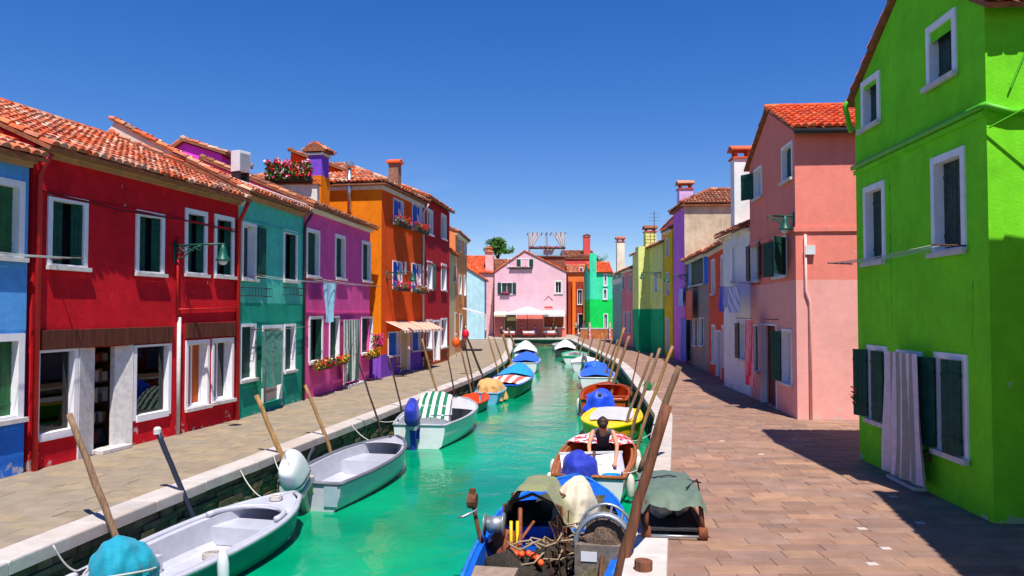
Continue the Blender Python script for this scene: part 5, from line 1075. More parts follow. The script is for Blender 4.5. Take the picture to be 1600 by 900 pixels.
# brick parapet with white coping
t = empty('brick_parapet', (7.2, 80.6, 0), 0, 'low brick parapet with white coping at the far bend', 'parapet')
m = MB(); m.box(0, 3.9, 0, .3, 0, 1.0); m.build('core', plain('parapet_mortar', (.4,.26,.18), .9), t)
bk = MB()
for r in range(13):
    for c in range(16):
        x = c*.25 + (.125 if r % 2 else 0)
        if x < 3.7: bk.box(x+.005, min(3.89, x+.245), -.012, -.001, r*.076+.004, r*.076+.07)
bk.build('brick', rnd_mat('far_brick', [srgb(190,98,50), srgb(220,130,70), srgb(170,90,60)], .9, 5, .2, .1), t, kind='stuff')
m = MB(); m.box(-.06, 3.96, -.06, .36, 1.002, 1.14); m.build('coping', M_KERB, t)
for x, nm_ in ((.9, 'left'), (3.0, 'right')):
    o = MB(); o.tube([(0,0,-.05), (0,0,1.75)], .09, 10); o = o.build('striped_post', [plain('pink_post', srgb(240,150,160), .6)]); o.location = (7.2+x, 80.2, 0); tag(o, f'{nm_} pink and white post before the brick parapet', 'post')
    for k in range(3): m = MB(); m.lathe((0,0,.35+k*.5), [(.093, 0), (.093, .22)], 10); m.build('white_band', M_WHTB, o)
# tree behind the roofs
t = empty('tree', (-2.3, 124, 1.2), 0, 'green tree crown rising behind the far roofs', 'tree')
m = MB(); m.tube([(0,0,0), (.1,0,5), (0,.1,10), (.2,0,12.4)], [.3, .24, .16, .08], 8)
for k in range(6): a = k*1.05; m.tube([(0,0,10), (1.0*math.cos(a), 1.0*math.sin(a), 12.2)], [.1, .04], 6)
m.build('trunk', M_BRWN, t, True); lf = MB()
for k in range(46):
    c = V((random.gauss(0, .72), random.gauss(0, .7), 12.3 + random.uniform(-1.0, .9))); 
    for i in range(70): lf.leaf(c + V((random.gauss(0,.26), random.gauss(0,.26), random.gauss(0,.22))), random.uniform(.14, .28))
lf.build('crown', rnd_mat('tree_leaf', [(.03,.10,.012), (.07,.2,.025), (.12,.28,.04)], .6, 5, .2, 0), t, kind='stuff')
t = empty('tree', (12.5, 112, 0), 0, 'small green treetop left of the cream chimney', 'tree'); m = MB(); m.tube([(0,0,0), (0,0,10)], [.25, .08], 8); m.build('trunk', M_BRWN, t, True); lf = MB()
for k in range(26):
    c = V((random.gauss(0, .9), random.gauss(0, .7), 9.8 + random.uniform(-1.2, .9)))
    for i in range(40): lf.leaf(c + V((random.gauss(0,.26), random.gauss(0,.26), random.gauss(0,.22))), random.uniform(.08, .16))
lf.build('crown', MATS['tree_leaf'], t, kind='stuff')
# ------------------------------------------------------------------ things on and around the left houses
def on(h, x, z, name, label, cat, y=0.0, group=None): return empty(name, h.w(x, y, z), h.ang, label, cat, group)
# shop front of the red house: rooms behind, lintels, jambs, glass, shelves
h = H_RED; s1, s2, sd = shop
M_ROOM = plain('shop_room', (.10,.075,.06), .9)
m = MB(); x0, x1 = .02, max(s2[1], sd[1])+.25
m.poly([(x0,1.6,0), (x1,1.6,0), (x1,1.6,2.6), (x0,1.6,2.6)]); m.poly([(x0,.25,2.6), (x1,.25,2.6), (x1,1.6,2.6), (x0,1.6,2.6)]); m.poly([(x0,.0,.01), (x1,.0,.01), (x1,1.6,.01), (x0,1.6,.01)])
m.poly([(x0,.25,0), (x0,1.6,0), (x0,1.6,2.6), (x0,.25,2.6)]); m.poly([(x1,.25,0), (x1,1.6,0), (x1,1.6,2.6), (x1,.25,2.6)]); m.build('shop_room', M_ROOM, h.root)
def glass_mat():
    mt, n, l, b = newmat('shop_glass'); n.remove(b); gl = n.new('ShaderNodeBsdfGlossy'); gl.inputs['Roughness'].default_value = .02; tr = n.new('ShaderNodeBsdfTransparent'); fr = n.new('ShaderNodeFresnel'); fr.inputs[0].default_value = 1.5
    mx = n.new('ShaderNodeMixShader'); l.new(fr.outputs[0], mx.inputs[0]); l.new(tr.outputs[0], mx.inputs[1]); l.new(gl.outputs[0], mx.inputs[2]); l.new(mx.outputs[0], n['Material Output'].inputs[0]); return mt
M_SHOPG = glass_mat()
for r in (s1, s2):
    a0, a1, z0, z1 = r; m = MB(); fw = .10
    m.box(a0, a0+fw, -.03, .18, z0, z1); m.box(a1-fw, a1, -.03, .18, z0, z1); m.box(a0+fw, a1-fw, -.03, .18, z1-.05, z1); m.box(a0+fw, a1-fw, -.05, .18, z0-.04, z0+fw); o = m.build('shop_window', M_WHITE, h.root)
    m = MB(); m.box(a0+fw, a1-fw, .10, .108, z0+fw, z1-.05); m.build('pane', M_SHOPG, o)
    m = MB(); g = .045; m.box(a0+fw, a0+fw+g, .112, .15, z0+fw, z1-.05); m.box(a1-fw-g, a1-fw, .112, .15, z0+fw, z1-.05); m.box(a0+fw, a1-fw, .112, .15, z0+fw, z0+fw+g); m.box(a1-fw-.28, a1-fw-.24, .112, .15, z0+fw, z1-.05); m.build('sash', wood('shop_sash_wood', (.16,.09,.06)), o)
a0, a1, z0, z1 = sd; o0 = h.P(147, 630, .10)[0]; o1 = h.P(178, 630, .10)[0]
m = MB(); m.prism([(a0,-.04,0), (o0,.10,0), (o0,.2,0), (a0,.2,0)], (0,0,z1)); m.prism([(o1,.10,0), (a1,-.04,0), (a1,.2,0), (o1,.2,0)], (0,0,z1)); m.build('door_jamb', plain('weathered_white_paint', (.66,.63,.62), .7, .15, 7, .2), h.root)
m = MB(); m.box(o0-.05, o1+.25, -.16, .2, .0, .08); bevel(m.build('door_step', M_SILL, h.root), .012)
for (pa, pb, za_, zb_) in ((60, 268, 2.16, 2.50), (289, 365, 2.36, 2.62)):
    xa, xb = h.P(pa, 525)[0], h.P(pb, 525)[0]; zt = h.P((pa+pb)/2, 513 if pa < 100 else 504)[1]; zb2 = h.P((pa+pb)/2, 541 if pa < 100 else 527)[1]
    m = MB(); m.box(xa, xb, -.07, .10, zb2, zt); bevel(m.build('lintel', wood('old_lintel_wood', srgb(120,62,42), srgb(70,34,24), .85, .5), h.root), .012)
rng = random.Random(5)
GOODS = [plain('goods_%d' % i, c, .6) for i, c in enumerate([(.55,.5,.5), (.4,.06,.05), (.5,.2,.05), (.08,.12,.3), (.6,.55,.35), (.12,.1,.1), (.62,.6,.62)])]
for lab, xa, xb, zb, zt, yy in (('shop shelf with boxes behind the open door of the red house', o0-.3, o1+.5, .05, 2.2, .6), ('display rack behind the left shop window of the red house', s1[0]+.2, s1[1]-.3, .3, 2.1, .75), ('display rack with leaning boards behind the right shop window of the red house', s2[0]+.15, s2[1]-.25, .5, 2.1, .7)):
    t = on(h, 0, 0, 'display_shelf', lab, 'shelf'); wd = xb-xa
    for sx in (xa, xb): m = MB(); m.box(sx-.02, sx+.02, yy, yy+.3, 0.01, zt); m.build('upright', M_BRWN, t)
    for k in range(5): z = zb + (zt-zb)*k/5; m = MB(); m.box(xa+.02, xb-.02, yy, yy+.3, z, z+.03); m.build('board', M_BRWN, t)
    g = [MB() for _ in GOODS]
    for k in range(5):
        x = xa+.05; z = zb + (zt-zb)*k/5 + .031
        while x < xb-.1:
            ww = rng.uniform(.05, .16); g[rng.randrange(len(g))].box(x, x+ww-.01, yy+.02, yy+rng.uniform(.15,.28), z, z+rng.uniform(.12, .30)); x += ww + rng.uniform(0, .05)
    for gi, gg in enumerate(g):
        if gg.v: gg.build('goods', GOODS[gi], t)
# pipes and cables on the red house
h.pipe([(.06, -.30, 5.70), (.05, -.16, 5.5), (.05, -.07, 5.3), (.05, -.07, 0)], .05); h.pipe([(h.W-.06, -.34, 5.75), (h.W-.06, -.2, 5.45), (h.W-.06, -.07, 5.2), (h.W-.06, -.07, 0)], .055)
xp = h.P(275, 400)[0]; h.pipe([(xp, -.05, 4.6), (xp, -.05, 2.75)], .03); h.pipe([(xp+.08, -.05, 2.72), (xp+.08, -.05, 0)], .045, M_SILL); h.pipe([(xp+.02, -.04, 2.9), (h.W-.1, -.04, 2.95)], .022)
h.pipe([(.1, -.03, 5.05), (2.2, -.03, 4.96), (4.4, -.03, 5.0), (h.W-.1, -.03, 4.95)], .014, plain('dark_red_cable', srgb(90,14,20), .7), 'cable')
h.part('string_course', C_RED, lambda m: m.box(0.1, h.W-.1, -.03, -.001, 4.98, 5.03))
# lamp on bracket
def wall_lamp(h, xa, z, L, label, along=True, y=-.1):
    t = on(h, xa, z, 'wall_lamp', label, 'lamp', group='green wall lanterns')
    br = MB(); br.tube([(0,0,.0), (0,-.55,.02), (0,-L,.02)], .022, 6); br.tube([(0,-.02,-.32), (0,-.25,-.26), (0,-.5,-.06), (0,-.7,.0)], .018, 6)
    for k in range(4): br.tube([(0, -.12-.17*k + .07*math.cos(a), -.10 + .02*k + .07*math.sin(a)) for a in [2*math.pi*i/10 for i in range(11)]], .011, 5)
    br.box(-.04, .04, -.03, -.001, -.4, .1); br.build('bracket', M_LAMPG, t, True)
    m = MB(); m.lathe((0, -L+.05, -.36), [(.17, 0), (.16, .03), (.10, .12), (.08, .24), (.05, .34), (.02, .38)], 10); m.build('lamp_shade', M_LAMPG, t, True)
    m = MB(); m.lathe((0, -L+.05, -.46), [(.03, 0), (.09, .03), (.12, .10)], 10); m.build('globe', plain('milky_glass', (.7,.72,.7), .2), t, True); return t
wall_lamp(H_RED, h.P(272, 395)[0], h.P(272, 384)[1], 1.3, 'green lantern on a scrolled bracket on the red house')
wall_lamp(H_ORA, H_ORA.P(604, 426)[0], H_ORA.P(604, 426)[1], 1.25, 'green lantern on a bracket on the orange house')
# blue house: drying rail
def rail(h, x0, x1, z, out, label, n=3, y0=-.02):
    t = on(h, 0, 0, 'drying_rail', label, 'drying rail', group='drying rails on the facades')
    for x in (x0, x1): m = MB(); m.tube([(x, y0, z), (x, -out, z+.02)], .014, 6); m.build('arm', M_BRWN, t, True)
    for k in range(n): y = -out*(.35 + .6*k/max(1, n-1)); m = MB(); m.tube([(x0, y, z+.012), ((x0+x1)/2, y, z-.02), (x1, y, z+.012)], .007, 5); m.build('line', M_WIRE, t, True)
    return t
x, z = H_BLUE.P(40, 402); rail(H_BLUE, x-2.2, x+.55, z, .7, 'drying lines under the upper window of the blue house')
# teal house
h = H_TEAL; x0, z = h.P(409, 518, -.28); x1, zb = h.P(441, 600, -.28); m = MB()
def hang(x0, x1, z0, z1, y, folds, amp, mi=None, nu=36, nv=14, flare=.0, mats=None, label='', name='curtain', cat='curtain', h=None, seed=0.0, group=None):
    m = MB(); W = x1-x0
    def f(u, v):
        a = amp*(.25+.75*v); return V((x0 + W*u + flare*W*(u-.5)*v + .4*amp*math.cos(u*folds*6.28+seed)*v, y - a*math.sin(u*folds*6.283 + seed + .6*math.sin(v*3)) - .03*v*noise.noise(V((u*3, v*2, seed))), z1 + (z0-z1)*v + .015*math.sin(u*folds*6.28)*v))
    m.grid(nu, nv, f, mi); n = len(m.v); f0 = list(m.f); m.v += [(a, b+.006, c) for a, b, c in m.v]; m.f += [tuple(i+n for i in q[::-1]) for q in f0]; m.m += list(m.m)
    o = m.build(name, mats, None, True); o.location = h.w(0, 0, 0); o.rotation_euler = (0, 0, h.ang); return tag(o, label, cat, group)
hang(x0, x1, zb, z, -.28, 2.5, .03, None, label='plain teal cloth hanging over the door of the teal house', mats=cloth('teal_cloth', srgb(8, 128, 108)), h=h, name='door_cloth')
rail(h, x0-.1, h.W-.1, z+.05, .35, 'short rail above the door of the teal house', 1)
for pxa, pxb, lab in ((376, 412, 'empty iron flower rack under the left upper window of the teal house'), (441, 468, 'empty iron flower rack under the right upper window of the teal house')):
    xa, zz = h.P(pxa, 449); xb, _ = h.P(pxb, 451); t = on(h, 0, 0, 'flower_rack', lab, 'rack', group='iron flower racks'); m = MB()
    for z_ in (zz, zz-.22): m.tube([(xa,-.01,z_), (xa,-.25,z_), (xb,-.25,z_), (xb,-.01,z_)], .012, 5)
    for k in range(9): x_ = xa+(xb-xa)*k/8; m.tube([(x_,-.25,z_), (x_,-.25,zz)], .007, 5)
    m.build('bars', M_IRON, t)
xr, zr_ = h.P(385, 435); rail(h, .3, h.W+.6, h.P(425, 436)[1], .55, 'drying lines between the teal and the magenta house', 2)
h.pipe([(h.W-.05, -.3, 6.0), (h.W-.05, -.1, 5.7), (h.W-.05, -.06, 5.5), (h.W-.05, -.06, 0)], .045, plain('dark_pipe', (.05,.035,.03), .6))
h.part('string_course', C_TEAL, lambda m: m.box(0.1, h.W-.1, -.035, -.001, 5.28, 5.34))
h.part('firewall', plaster('pale_party_wall', (.62, .55, .46)), lambda m: m.prism([(-.02,-.2,6.05), (-.02,3.6,8.0), (-.02,3.95,7.6), (-.02,4.0,5.5), (-.02,.1,5.5)], (.24,0,0)))
fw_ = h.part('firewall_cap', M_SLAB, lambda m: m.prism([(-.08,-.32,6.0), (-.08,3.75,8.085), (-.08,3.75,8.13), (-.08,-.32,6.05)], (.36,0,0)))
tiles(fw_, (-.09, -.34, 6.03), (1,0,0), (0, .89, .457), .38, 4.6, M_TILE)
h.pipe([(1.2, 1.4, 6.85), (2.6, .5, 6.52), (4.0, -.25, 6.25), (4.35, -.35, 6.08)], .035, M_SILL, 'cable')
# air conditioner on the teal roof
p = atY(376, 262, 22.6); t = empty('air_conditioner', (p.x, p.y, p.z-.14), h.ang-.35, 'white air conditioner box standing on the teal house roof', 'air conditioner')
m = MB(); m.box(-.22, .22, -.17, .17, 0, .62); bevel(m.build('casing', M_WHTB, t), .02); m = MB()
for k in range(9): m.box(-.19, .19, -.182, -.172, .06+.056*k, .09+.056*k)
m.build('grille', plain('grille_grey', (.35,.36,.38), .5), t); m = MB(); m.box(-.2, -.14, -.15, .15, -.28, 0); m.box(.14, .2, -.15, .15, -.45, 0); m.build('foot', M_IRON, t)
# magenta house
h = H_MAG; M_GRS = cloth('dark_green_cloth_stripe', srgb(30, 70, 62)); x0, z = h.P(537, 502, -.22); x1, zb = h.P(560, 592, -.22)
hang(x0, x1, max(.12, zb), z+.05, -.22, 4, .07, lambda i, j: (i//2) % 2, mats=[cloth('pale_cloth_stripe', srgb(190, 200, 190)), M_GRS], label='green and white striped curtain in the doorway of the magenta house', h=h, nu=40)
rail(h, h.P(470,450)[0]+.3, h.W-.3, h.P(520, 442)[1], .6, 'drying lines under the upper windows of the magenta house', 2)
x0, z = h.P(505, 441, -.5); x1, zb = h.P(526, 503, -.5); hang(x0, x1, zb, z, -.5, 1.6, .06, None, mats=cloth('pale_blue_towel', srgb(150, 208, 230)), label='pale blue towel hanging on the line of the magenta house', name='towel', cat='towel', h=h, flare=-.35)
h.part('string_course', C_MAG, lambda m: m.box(0, h.W, -.03, -.001, 2.78, 2.84))
h.part('door_step', M_SILL, lambda m: m.box(mdoor[0]-.1, mdoor[1]+.1, -.25, -.005, 0, .1))
for px, py, L, cols, lab in ((495, 570, 1.35, [M_YEL_FL, M_RED_FL], 'box of yellow flowers under the left ground floor window of the magenta house'), (522, 563, 1.15, [M_YEL_FL, M_RED_FL], 'box of yellow flowers under the middle ground floor window of the magenta house'), (574, 554, 1.35, [M_YEL_FL], 'box of yellow flowers under the right ground floor window of the magenta house')):
    x, z = h.P(px, py); flowers('flower_box', h.w(x, -.12, z), h.ang, L, .24, .2, cols, lab, 'flower boxes', 60, M_BRWN)
x, z = h.P(574, 540); flowers('flower_bunch', h.w(x, -.25, z), h.ang, .85, .3, .3, [M_PINK_FL], 'bunch of pink geraniums before the right window of the magenta house', 'flower boxes', 90, box=False, hz=.4)
# orange house
h = H_ORA
names = ('upper left', 'upper right', 'lower left', 'lower right')
for r, nm_, cols in zip(oraw, names, ([M_RED_FL, M_WHT_FL, M_RED_FL], [M_RED_FL], [M_RED_FL, M_PINK_FL], [M_RED_FL, M_WHT_FL])):
    flowers('flower_box', h.w((r[0]+r[1])/2, -.1, r[2]+.08), h.ang, (r[1]-r[0])+.35, .28, .2, cols, f'red flower box at the {nm_} blue window of the orange house', 'flower boxes', 70, hz=.22)
    t = on(h, (r[0]+r[1])/2, r[2]+.1, 'shutter_ornament', f'pale fluttering ribbon on the {nm_} blue shutter of the orange house', 'ornament', -.04, 'ornaments on blue shutters'); H_ = r[3]-r[2]
    m = MB(); m.grid(4, 12, lambda u, v: V((-.22 + .40*v**1.2 + (u-.5)*(.10+.18*v), -.02 - .03*math.sin(v*7+u*3), H_*(.85-.7*v)))); m.build('ribbon', cloth('flesh_ribbon', srgb(240, 190, 170)), t, True)
M_AWN = [cloth('awning_cream', srgb(236, 216, 190)), cloth('awning_red', srgb(214, 120, 90))]
for pxa, pxb, lab in ((602, 634, 'left scalloped striped awning on the orange house'), (634, 668, 'right scalloped striped awning on the orange house')):
    xa, zt = h.P(pxa, 502); xb, _ = h.P(pxb, 500); zt = h.P((pxa+pxb)/2, 502)[1]; t = on(h, 0, 0, 'door_awning', lab, 'awning', group='awnings on the orange house'); m = MB()
    m.grid(24, 6, lambda u, v: V((xa+.03+(xb-xa-.06)*u, -.002-.85*min(1, v*1.25), zt - .36*min(1, v*1.25) - (.16*(v-.8)/.2*(.6+.4*abs(math.sin(u*25))) if v > .8 else 0))), lambda i, j: (i//2) % 2); m.build('canopy', M_AWN, t)
for px, lab in ((607, 'left folding chair outside the orange house'), (650, 'right folding chair outside the orange house')):
    x, _ = h.P(px, 560); t = on(h, x, 0, 'folding_chair', lab, 'chair', -.55, 'chairs outside the orange house'); t.rotation_euler.z += .6
    m = MB(); m.box(-.2, .2, -.2, .2, .44, .47); m.build('seat', M_BRWN, t); m = MB(); m.box(-.2, .2, .19, .215, .62, .88); m.build('backrest', M_BRWN, t)
    for sx in (-.19, .19):
        m = MB(); m.tube([(sx, -.22, 0), (sx, .2, .86)], .014, 6); m.build('leg', M_IRON, t, True); m = MB(); m.tube([(sx*.9, .24, 0), (sx*.9, -.18, .46)], .014, 6); m.build('leg', M_IRON, t, True)
x, z = h.P(633, 427); h.part('house_plaque', M_WHTB, lambda m: m.box(x-.12, x+.12, -.03, -.002, z-.05, z+.55))
h.pipe([(h.W-.08, -.33, 8.3), (h.W-.08, -.1, 7.95), (h.W-.08, -.07, 7.8), (h.W-.08, -.07, 0)], .055, M_SILL)
# chimneys and flue
M_PURP = plaster('purple_plaster', srgb(122, 74, 190))
p = atY(498, 276, 31.5); t = empty('chimney', (p.x, p.y, 6.2), h.ang, 'purple chimney with a tiled hood on an orange base', 'chimney')
def zof(py, y): return atY(800, py, y).z - 6.2
m = MB(); m.box(-.42, .42, -.3, .3, 0, zof(277, 31.5)); m.build('base', C_ORS, t); m = MB(); m.box(-.36, .36, -.28, .28, zof(277, 31.5), zof(245, 31.5)); m.build('shaft', M_PURP, t)
m = MB(); zc = zof(245, 31.5); m.box(-.44, .44, -.36, .36, zc+.001, zc+.08); m.build('collar', M_CREAM, t)
rf = MB(); rf.prism([(-.5,-.5,zc+.14), (-.5,.5,zc+.14), (-.5,.36,zc+.34), (-.5,0,zc+.5), (-.5,-.36,zc+.34)], (1.0,0,0)); rf = rf.build('hood', M_SLAB, t); c_ = .85
tiles(rf, (-.5, -.52, zc+.16), (1,0,0), (0, .83, .55), 1.0, .62, M_TILE); tiles(rf, (.5, .52, zc+.16), (-1,0,0), (0, -.83, .55), 1.0, .62, M_TILE)
for sx in (-.3, 0, .3): m = MB(); m.box(sx-.04, sx+.04, -.34, -.26, zc+.08, zc+.16); m.build('support', M_CREAM, t)
p = atY(549, 322, 33.5); t = empty('flue_pipe', (p.x, 33.55, p.z), 0, 'shiny steel flue pipe on the sunlit side wall of the orange house', 'flue'); zt = atY(549, 262, 33.5).z - p.z; p0 = H_ORA.p0
t.location = (p.x, 33.0 + (p.x+5.62)*-.17 - .18, p.z)
m = MB(); m.tube([(0,0,-.3), (0,0,zt-.1)], .085, 10); m.build('pipe', plain('flue_steel', (.55,.56,.58), .3, metal=.9), t, True); m = MB(); m.lathe((0,0,zt-.1), [(.1, 0), (.19, .1), (.19, .22), (.1, .3)], 10); m.build('cowl', plain('flue_steel', (.55,.56,.58), .3, metal=.9), t)
p = atY(617, 283, 37); t = empty('chimney', (p.x, p.y, p.z-.6), h.ang, 'plain brick chimney on the orange house roof', 'chimney'); zt = atY(617, 256, 37).z - p.z + .6
m = MB(); m.box(-.24, .24, -.24, .24, 0, zt); m.build('shaft', plain('sooty_brick', srgb(150,110,90), .9, .3, 9), t); m = MB(); m.prism([(-.34,-.34,zt), (.34,-.34,zt), (.34,-.34,zt+.08), (0,-.34,zt+.22), (-.34,-.34,zt+.08)], (0,.68,0)); m.build('cap', M_TILE2, t)
# roof terrace flowers in front of the scarlet storey
p = atY(455, 285, 29.5); t = empty('terrace_wall', (p.x, p.y, p.z-1.5), h.ang*.0, 'tiled terrace ledge under the rooftop flowers', 'ledge'); m = MB(); m.box(-1.2, 1.0, 0, .4, 0, 1.42); m.build('wall', M_CREAM, t)
tr = MB(); tr.box(-1.25, 1.05, -.08, .48, 1.42, 1.47); tr = tr.build('coping', M_SLAB, t); tiles(tr, (-1.25, -.1, 1.46), (1,0,0), (0,.97,.24), 2.3, .5, M_TILE)
fl = flowers('rooftop_flowers', (p.x-.05, p.y+.1, p.z+.15), 0, 1.75, .45, .3, [M_RED_FL, M_PINK_FL, M_WHT_FL, M_RED_FL], 'mass of red and pink flowers on the roof terrace beside the purple chimney', 'flower boxes', 260, box=True, hz=.55, leafn=700, r=.085)
# dark red house extras
h = H_DRED; h.part('string_course', C_DRED, lambda m: m.box(0, h.W, -.04, -.001, 5.35, 5.42))
# buoys hanging on the dark poles
for px, py, y, c, lab in ((727.5, 522, 34.6, srgb(220, 16, 40), 'red buoy on top of the pair of dark poles'), (712.5, 535, 31.0, srgb(244, 92, 20), 'orange buoy hanging before the beige house')):
    p = atY(px, py, y); t = empty('buoy', p, 0, lab, 'buoy', 'buoys on the poles'); m = MB(); m.blob((0,0,0), .16, .16, .22, 12, 8, .08, 1); m.build('float', plain(lab.split()[0]+'_buoy', c, .4), t, True); m = MB(); m.tube([(0,0,.24), (0,0,.36)], .03, 6); m.tube([(0,0,-.24), (.03,.02,-.6)], .012, 5); m.build('rope', M_WIRE, t, True)
# rolled awning of the terracotta house
p = atY(722, 481, 56); t = empty('folding_awning', (-3.5, 56, p.z), 0, 'half rolled white awning on the terracotta house', 'awning'); m = MB(); m.prism([(0,-1.6,0), (1.5,-1.6,-.42), (1.5,-1.6,-.5), (0,-1.6,-.08)], (0,3.2,0)); m.build('canopy', M_WHTC, t); m = MB(); m.box(1.46, 1.5, -1.6, 1.6, -.75, -.5); m.build('valance', M_WHTC, t)
# ------------------------------------------------------------------ things on and around the right houses
h = H_GRN; a0, a1, z0, z1 = gd; x0, zt = h.P(1386, 572); x1, zb = h.P(1437, 745); zt = h.P(1415, 562)[1]; zb = h.P(1410, 735)[1]
hang(h.P(1385, 650, -.26)[0], h.P(1434, 650, -.26)[0], .14, z1-.02, -.26, 4, .07, lambda i, j: (i//3) % 3 // 2, mats=[cloth('mauve_white_stripe', srgb(214, 198, 206)), cloth('grey_green_stripe', srgb(150, 150, 140))], label='striped white door curtain billowing from the lime green house', h=h, nu=42, flare=.25)
m = MB()
h.part('door_step', M_SILL, lambda m: m.box(a0-.05, a1+.1, -.2, -.005, 0, .05))
zc = h.P(1440, 214)[1]; h.pipe([(0, -.06, zc), (h.W-.02, -.06, zc), (h.W+.06, -.06, zc), (h.W+.06, .3, zc-.1), (h.W+.06, 4, zc-.12)], .05, plain('green_pipe', srgb(84, 184, 20), .5), 'pipe')
h.part('string_course', C_GRN, lambda m: m.box(0, h.W, -.05, -.001, zc-.14, zc-.06))
xq = h.P(1392, 400)[0]; h.part('wall_crack', plain('crack_green', srgb(40,100,16), .9), lambda m: m.tube([(xq + .02*noise.noise(V((i*.9, 3, 1))), -.001, zc-.3-.11*i) for i in range(26)], [.005*abs(noise.noise(V((i*.5, 8, 2))))*2+.001 for i in range(26)], 4))
xq = h.P(1518, 500)[0]; h.part('wall_crack', plain('crack_green', srgb(40,100,16), .9), lambda m: m.tube([(xq + .06*(1-i/12) + .02*noise.noise(V((i*.9, 5, 1))), -.001, 3.3-.08*i) for i in range(13)], [.006*abs(noise.noise(V((i*.5, 9, 2))))*2+.001 for i in range(13)], 4))
x0 = h.P(1335, 408)[0]; x1 = h.P(1512, 390)[0]; rail(h, x0-.05, x1, h.P(1512, 384)[1], .5, 'drying lines across the lime green house', 3)
x, z = h.P(1453, 717); h.part('tap_box', plain('rusty_tap', srgb(96,74,40), .6), lambda m: [m.box(x-.06, x+.06, -.12, -.002, z-.04, z+.12), m.tube([(x, -.12, z+.05), (x, -.18, z), (x, -.18, z-.08)], .02, 6)])
p = h.w(h.W+.02, .25, 6.3); o = MB(); o.tube([(0,0,0), (.02,.32,.8)], .014, 5); o.tube([(0,-.3,-.55), (1.2,1.6,.55)], .014, 5); o.build('antenna_rod', MATS['green_pipe'], h.root).location = (h.W+.05, .3, 5.9)
h.pipe([(-.05, -.12, 7.0), (-.1, -.15, 6.9), (-.08, -.05, 6.4)], .05, MATS['green_pipe'])
# red flower on the shutter of the green house
x, z = h.P(1356, 617); t = on(h, x-.12, z, 'flower_pot', 'tiny red flowers on the far shutter of the lime green house', 'flowers', -.22); m = MB()
for k in range(14): m.leaf((random.gauss(0,.05), random.gauss(0,.02), random.gauss(0,.1)), .035)
m.build('blossoms', M_RED_FL, t, kind='stuff'); m = MB()
for k in range(12): m.leaf((random.gauss(0,.05), random.gauss(0,.02), random.gauss(-.03,.1)), .035)
m.build('leaves', M_LEAF, t, kind='stuff')
# salmon house
h = H_PNK; a0, a1, z0, z1 = pd; M_PST = [cloth('pink_cloth', srgb(246, 150, 160)), cloth('crimson_cloth', srgb(232, 60, 90))]
hang(a0-.15, a0+.75, .55, z1+.1, -.45, 2.6, .06, lambda i, j: ((i + j//3)//3) % 2, mats=M_PST, label='pink and crimson striped cloth hanging by the door of the salmon house', name='hanging_cloth', h=h)
rail(h, a0-1.2, a1+.3, z1+.14, .55, 'rail above the door of the salmon house', 1)
wall_lamp(h, h.W-.15, h.P(1240, 338)[1], .28, 'green lantern on the corner of the salmon house')
h.part('string_course', C_PNK, lambda m: [m.box(0, h.W+.05, -.05, -.001, 4.98, 5.1), m.box(h.W+.001, h.W+.05, .0, 8, 4.98, 5.1)])
yq, zq = h.S(1264, 391, h.W); h.part('meter_box', M_WHTB, lambda m: m.box(h.W+.002, h.W+.12, yq-.13, yq+.13, zq-.12, zq+.12))
yq, _ = h.S(1259, 500, h.W); h.pipe([(h.W+.05, yq, 4.9), (h.W+.05, yq, 3.4), (h.W+.05, yq+.1, 3.1), (h.W+.05, yq+.1, 0)], .035, plain('pink_pipe', srgb(250,190,180), .6))
h.pipe([(h.W+.33, -.1, 7.60), (h.W+.33, 8.1, 7.60)], .07, M_IRON, 'gutter')
rail(h, h.P(1150,447)[0], h.P(1186, 447)[0]+.3, h.P(1168, 446)[1], .7, 'laundry rail between the white and the salmon house', 1)
for pa, pb, zz, c, lab in ((1150, 1158, 487, srgb(66, 66, 190), 'violet shirt on the laundry rail'), (1158, 1166, 480, srgb(150, 160, 215), 'pale lavender cloth on the laundry rail'), (1166, 1184, 489, srgb(196, 200, 232), 'patterned white sheet on the laundry rail')):
    xa, _ = h.P(pa, 470); xb, _ = h.P(pb, 470); zt = h.P((pa+pb)/2, 448)[1]; zb = h.P((pa+pb)/2, zz)[1]
    hang(xa, xb, zb, zt, -.6, 1.5, .04, None if 'patterned' not in lab else (lambda i, j: 1 if (i*5+j*7) % 6 < 2 else 0), mats=[cloth(lab.split()[0]+'_laundry', c), cloth('lavender_print', srgb(120, 120, 200))], label=lab, name='laundry', cat='laundry', h=h, nu=20, nv=12, group='laundry on the salmon house rail')
# white house chimney
h = H_WHT; p = h.Ri @ (atY(1154, 345, 27.6) - h.p0); zt = atY(1154, 222, 27.6).z
p = h.Ri @ (V((8.15, 27.6, 0)) - h.p0); h.chimney(p.x, p.y+.12, 5.2, zt, .55, .62, C_WHT, M_TILE2, cap=.66)
h = H_LIL; zt = atY(1058, 282, 45.6).z; h.chimney(1.5, .45, 8.6, zt+.1, .8, .8, plaster('pale_lilac_plaster', srgb(236, 176, 236)), M_TILE, cap=.7)
h = H_LIM; zt = atY(1005, 350, 56).z; p = h.Ri @ (V((10.3, 57.2, 0)) - h.p0); h.chimney(p.x, p.y, 7.2, zt, .9, .8, C_LIM, M_TILE3, cap=.5)
h = H_GG; zt = atY(958, 370, 72).z; p = h.Ri @ (V((9.55, 71.5, 0)) - h.p0); h.chimney(p.x, max(.35, p.y), 6.0, zt, .75, .7, plaster('cream_chimney', (.74,.66,.5)), M_TILE, cap=.55)
h = H_GG; h.part('string_course', M_CREAM, lambda m: m.box(0, h.W, -.05, -.001, 5.4, 5.9))
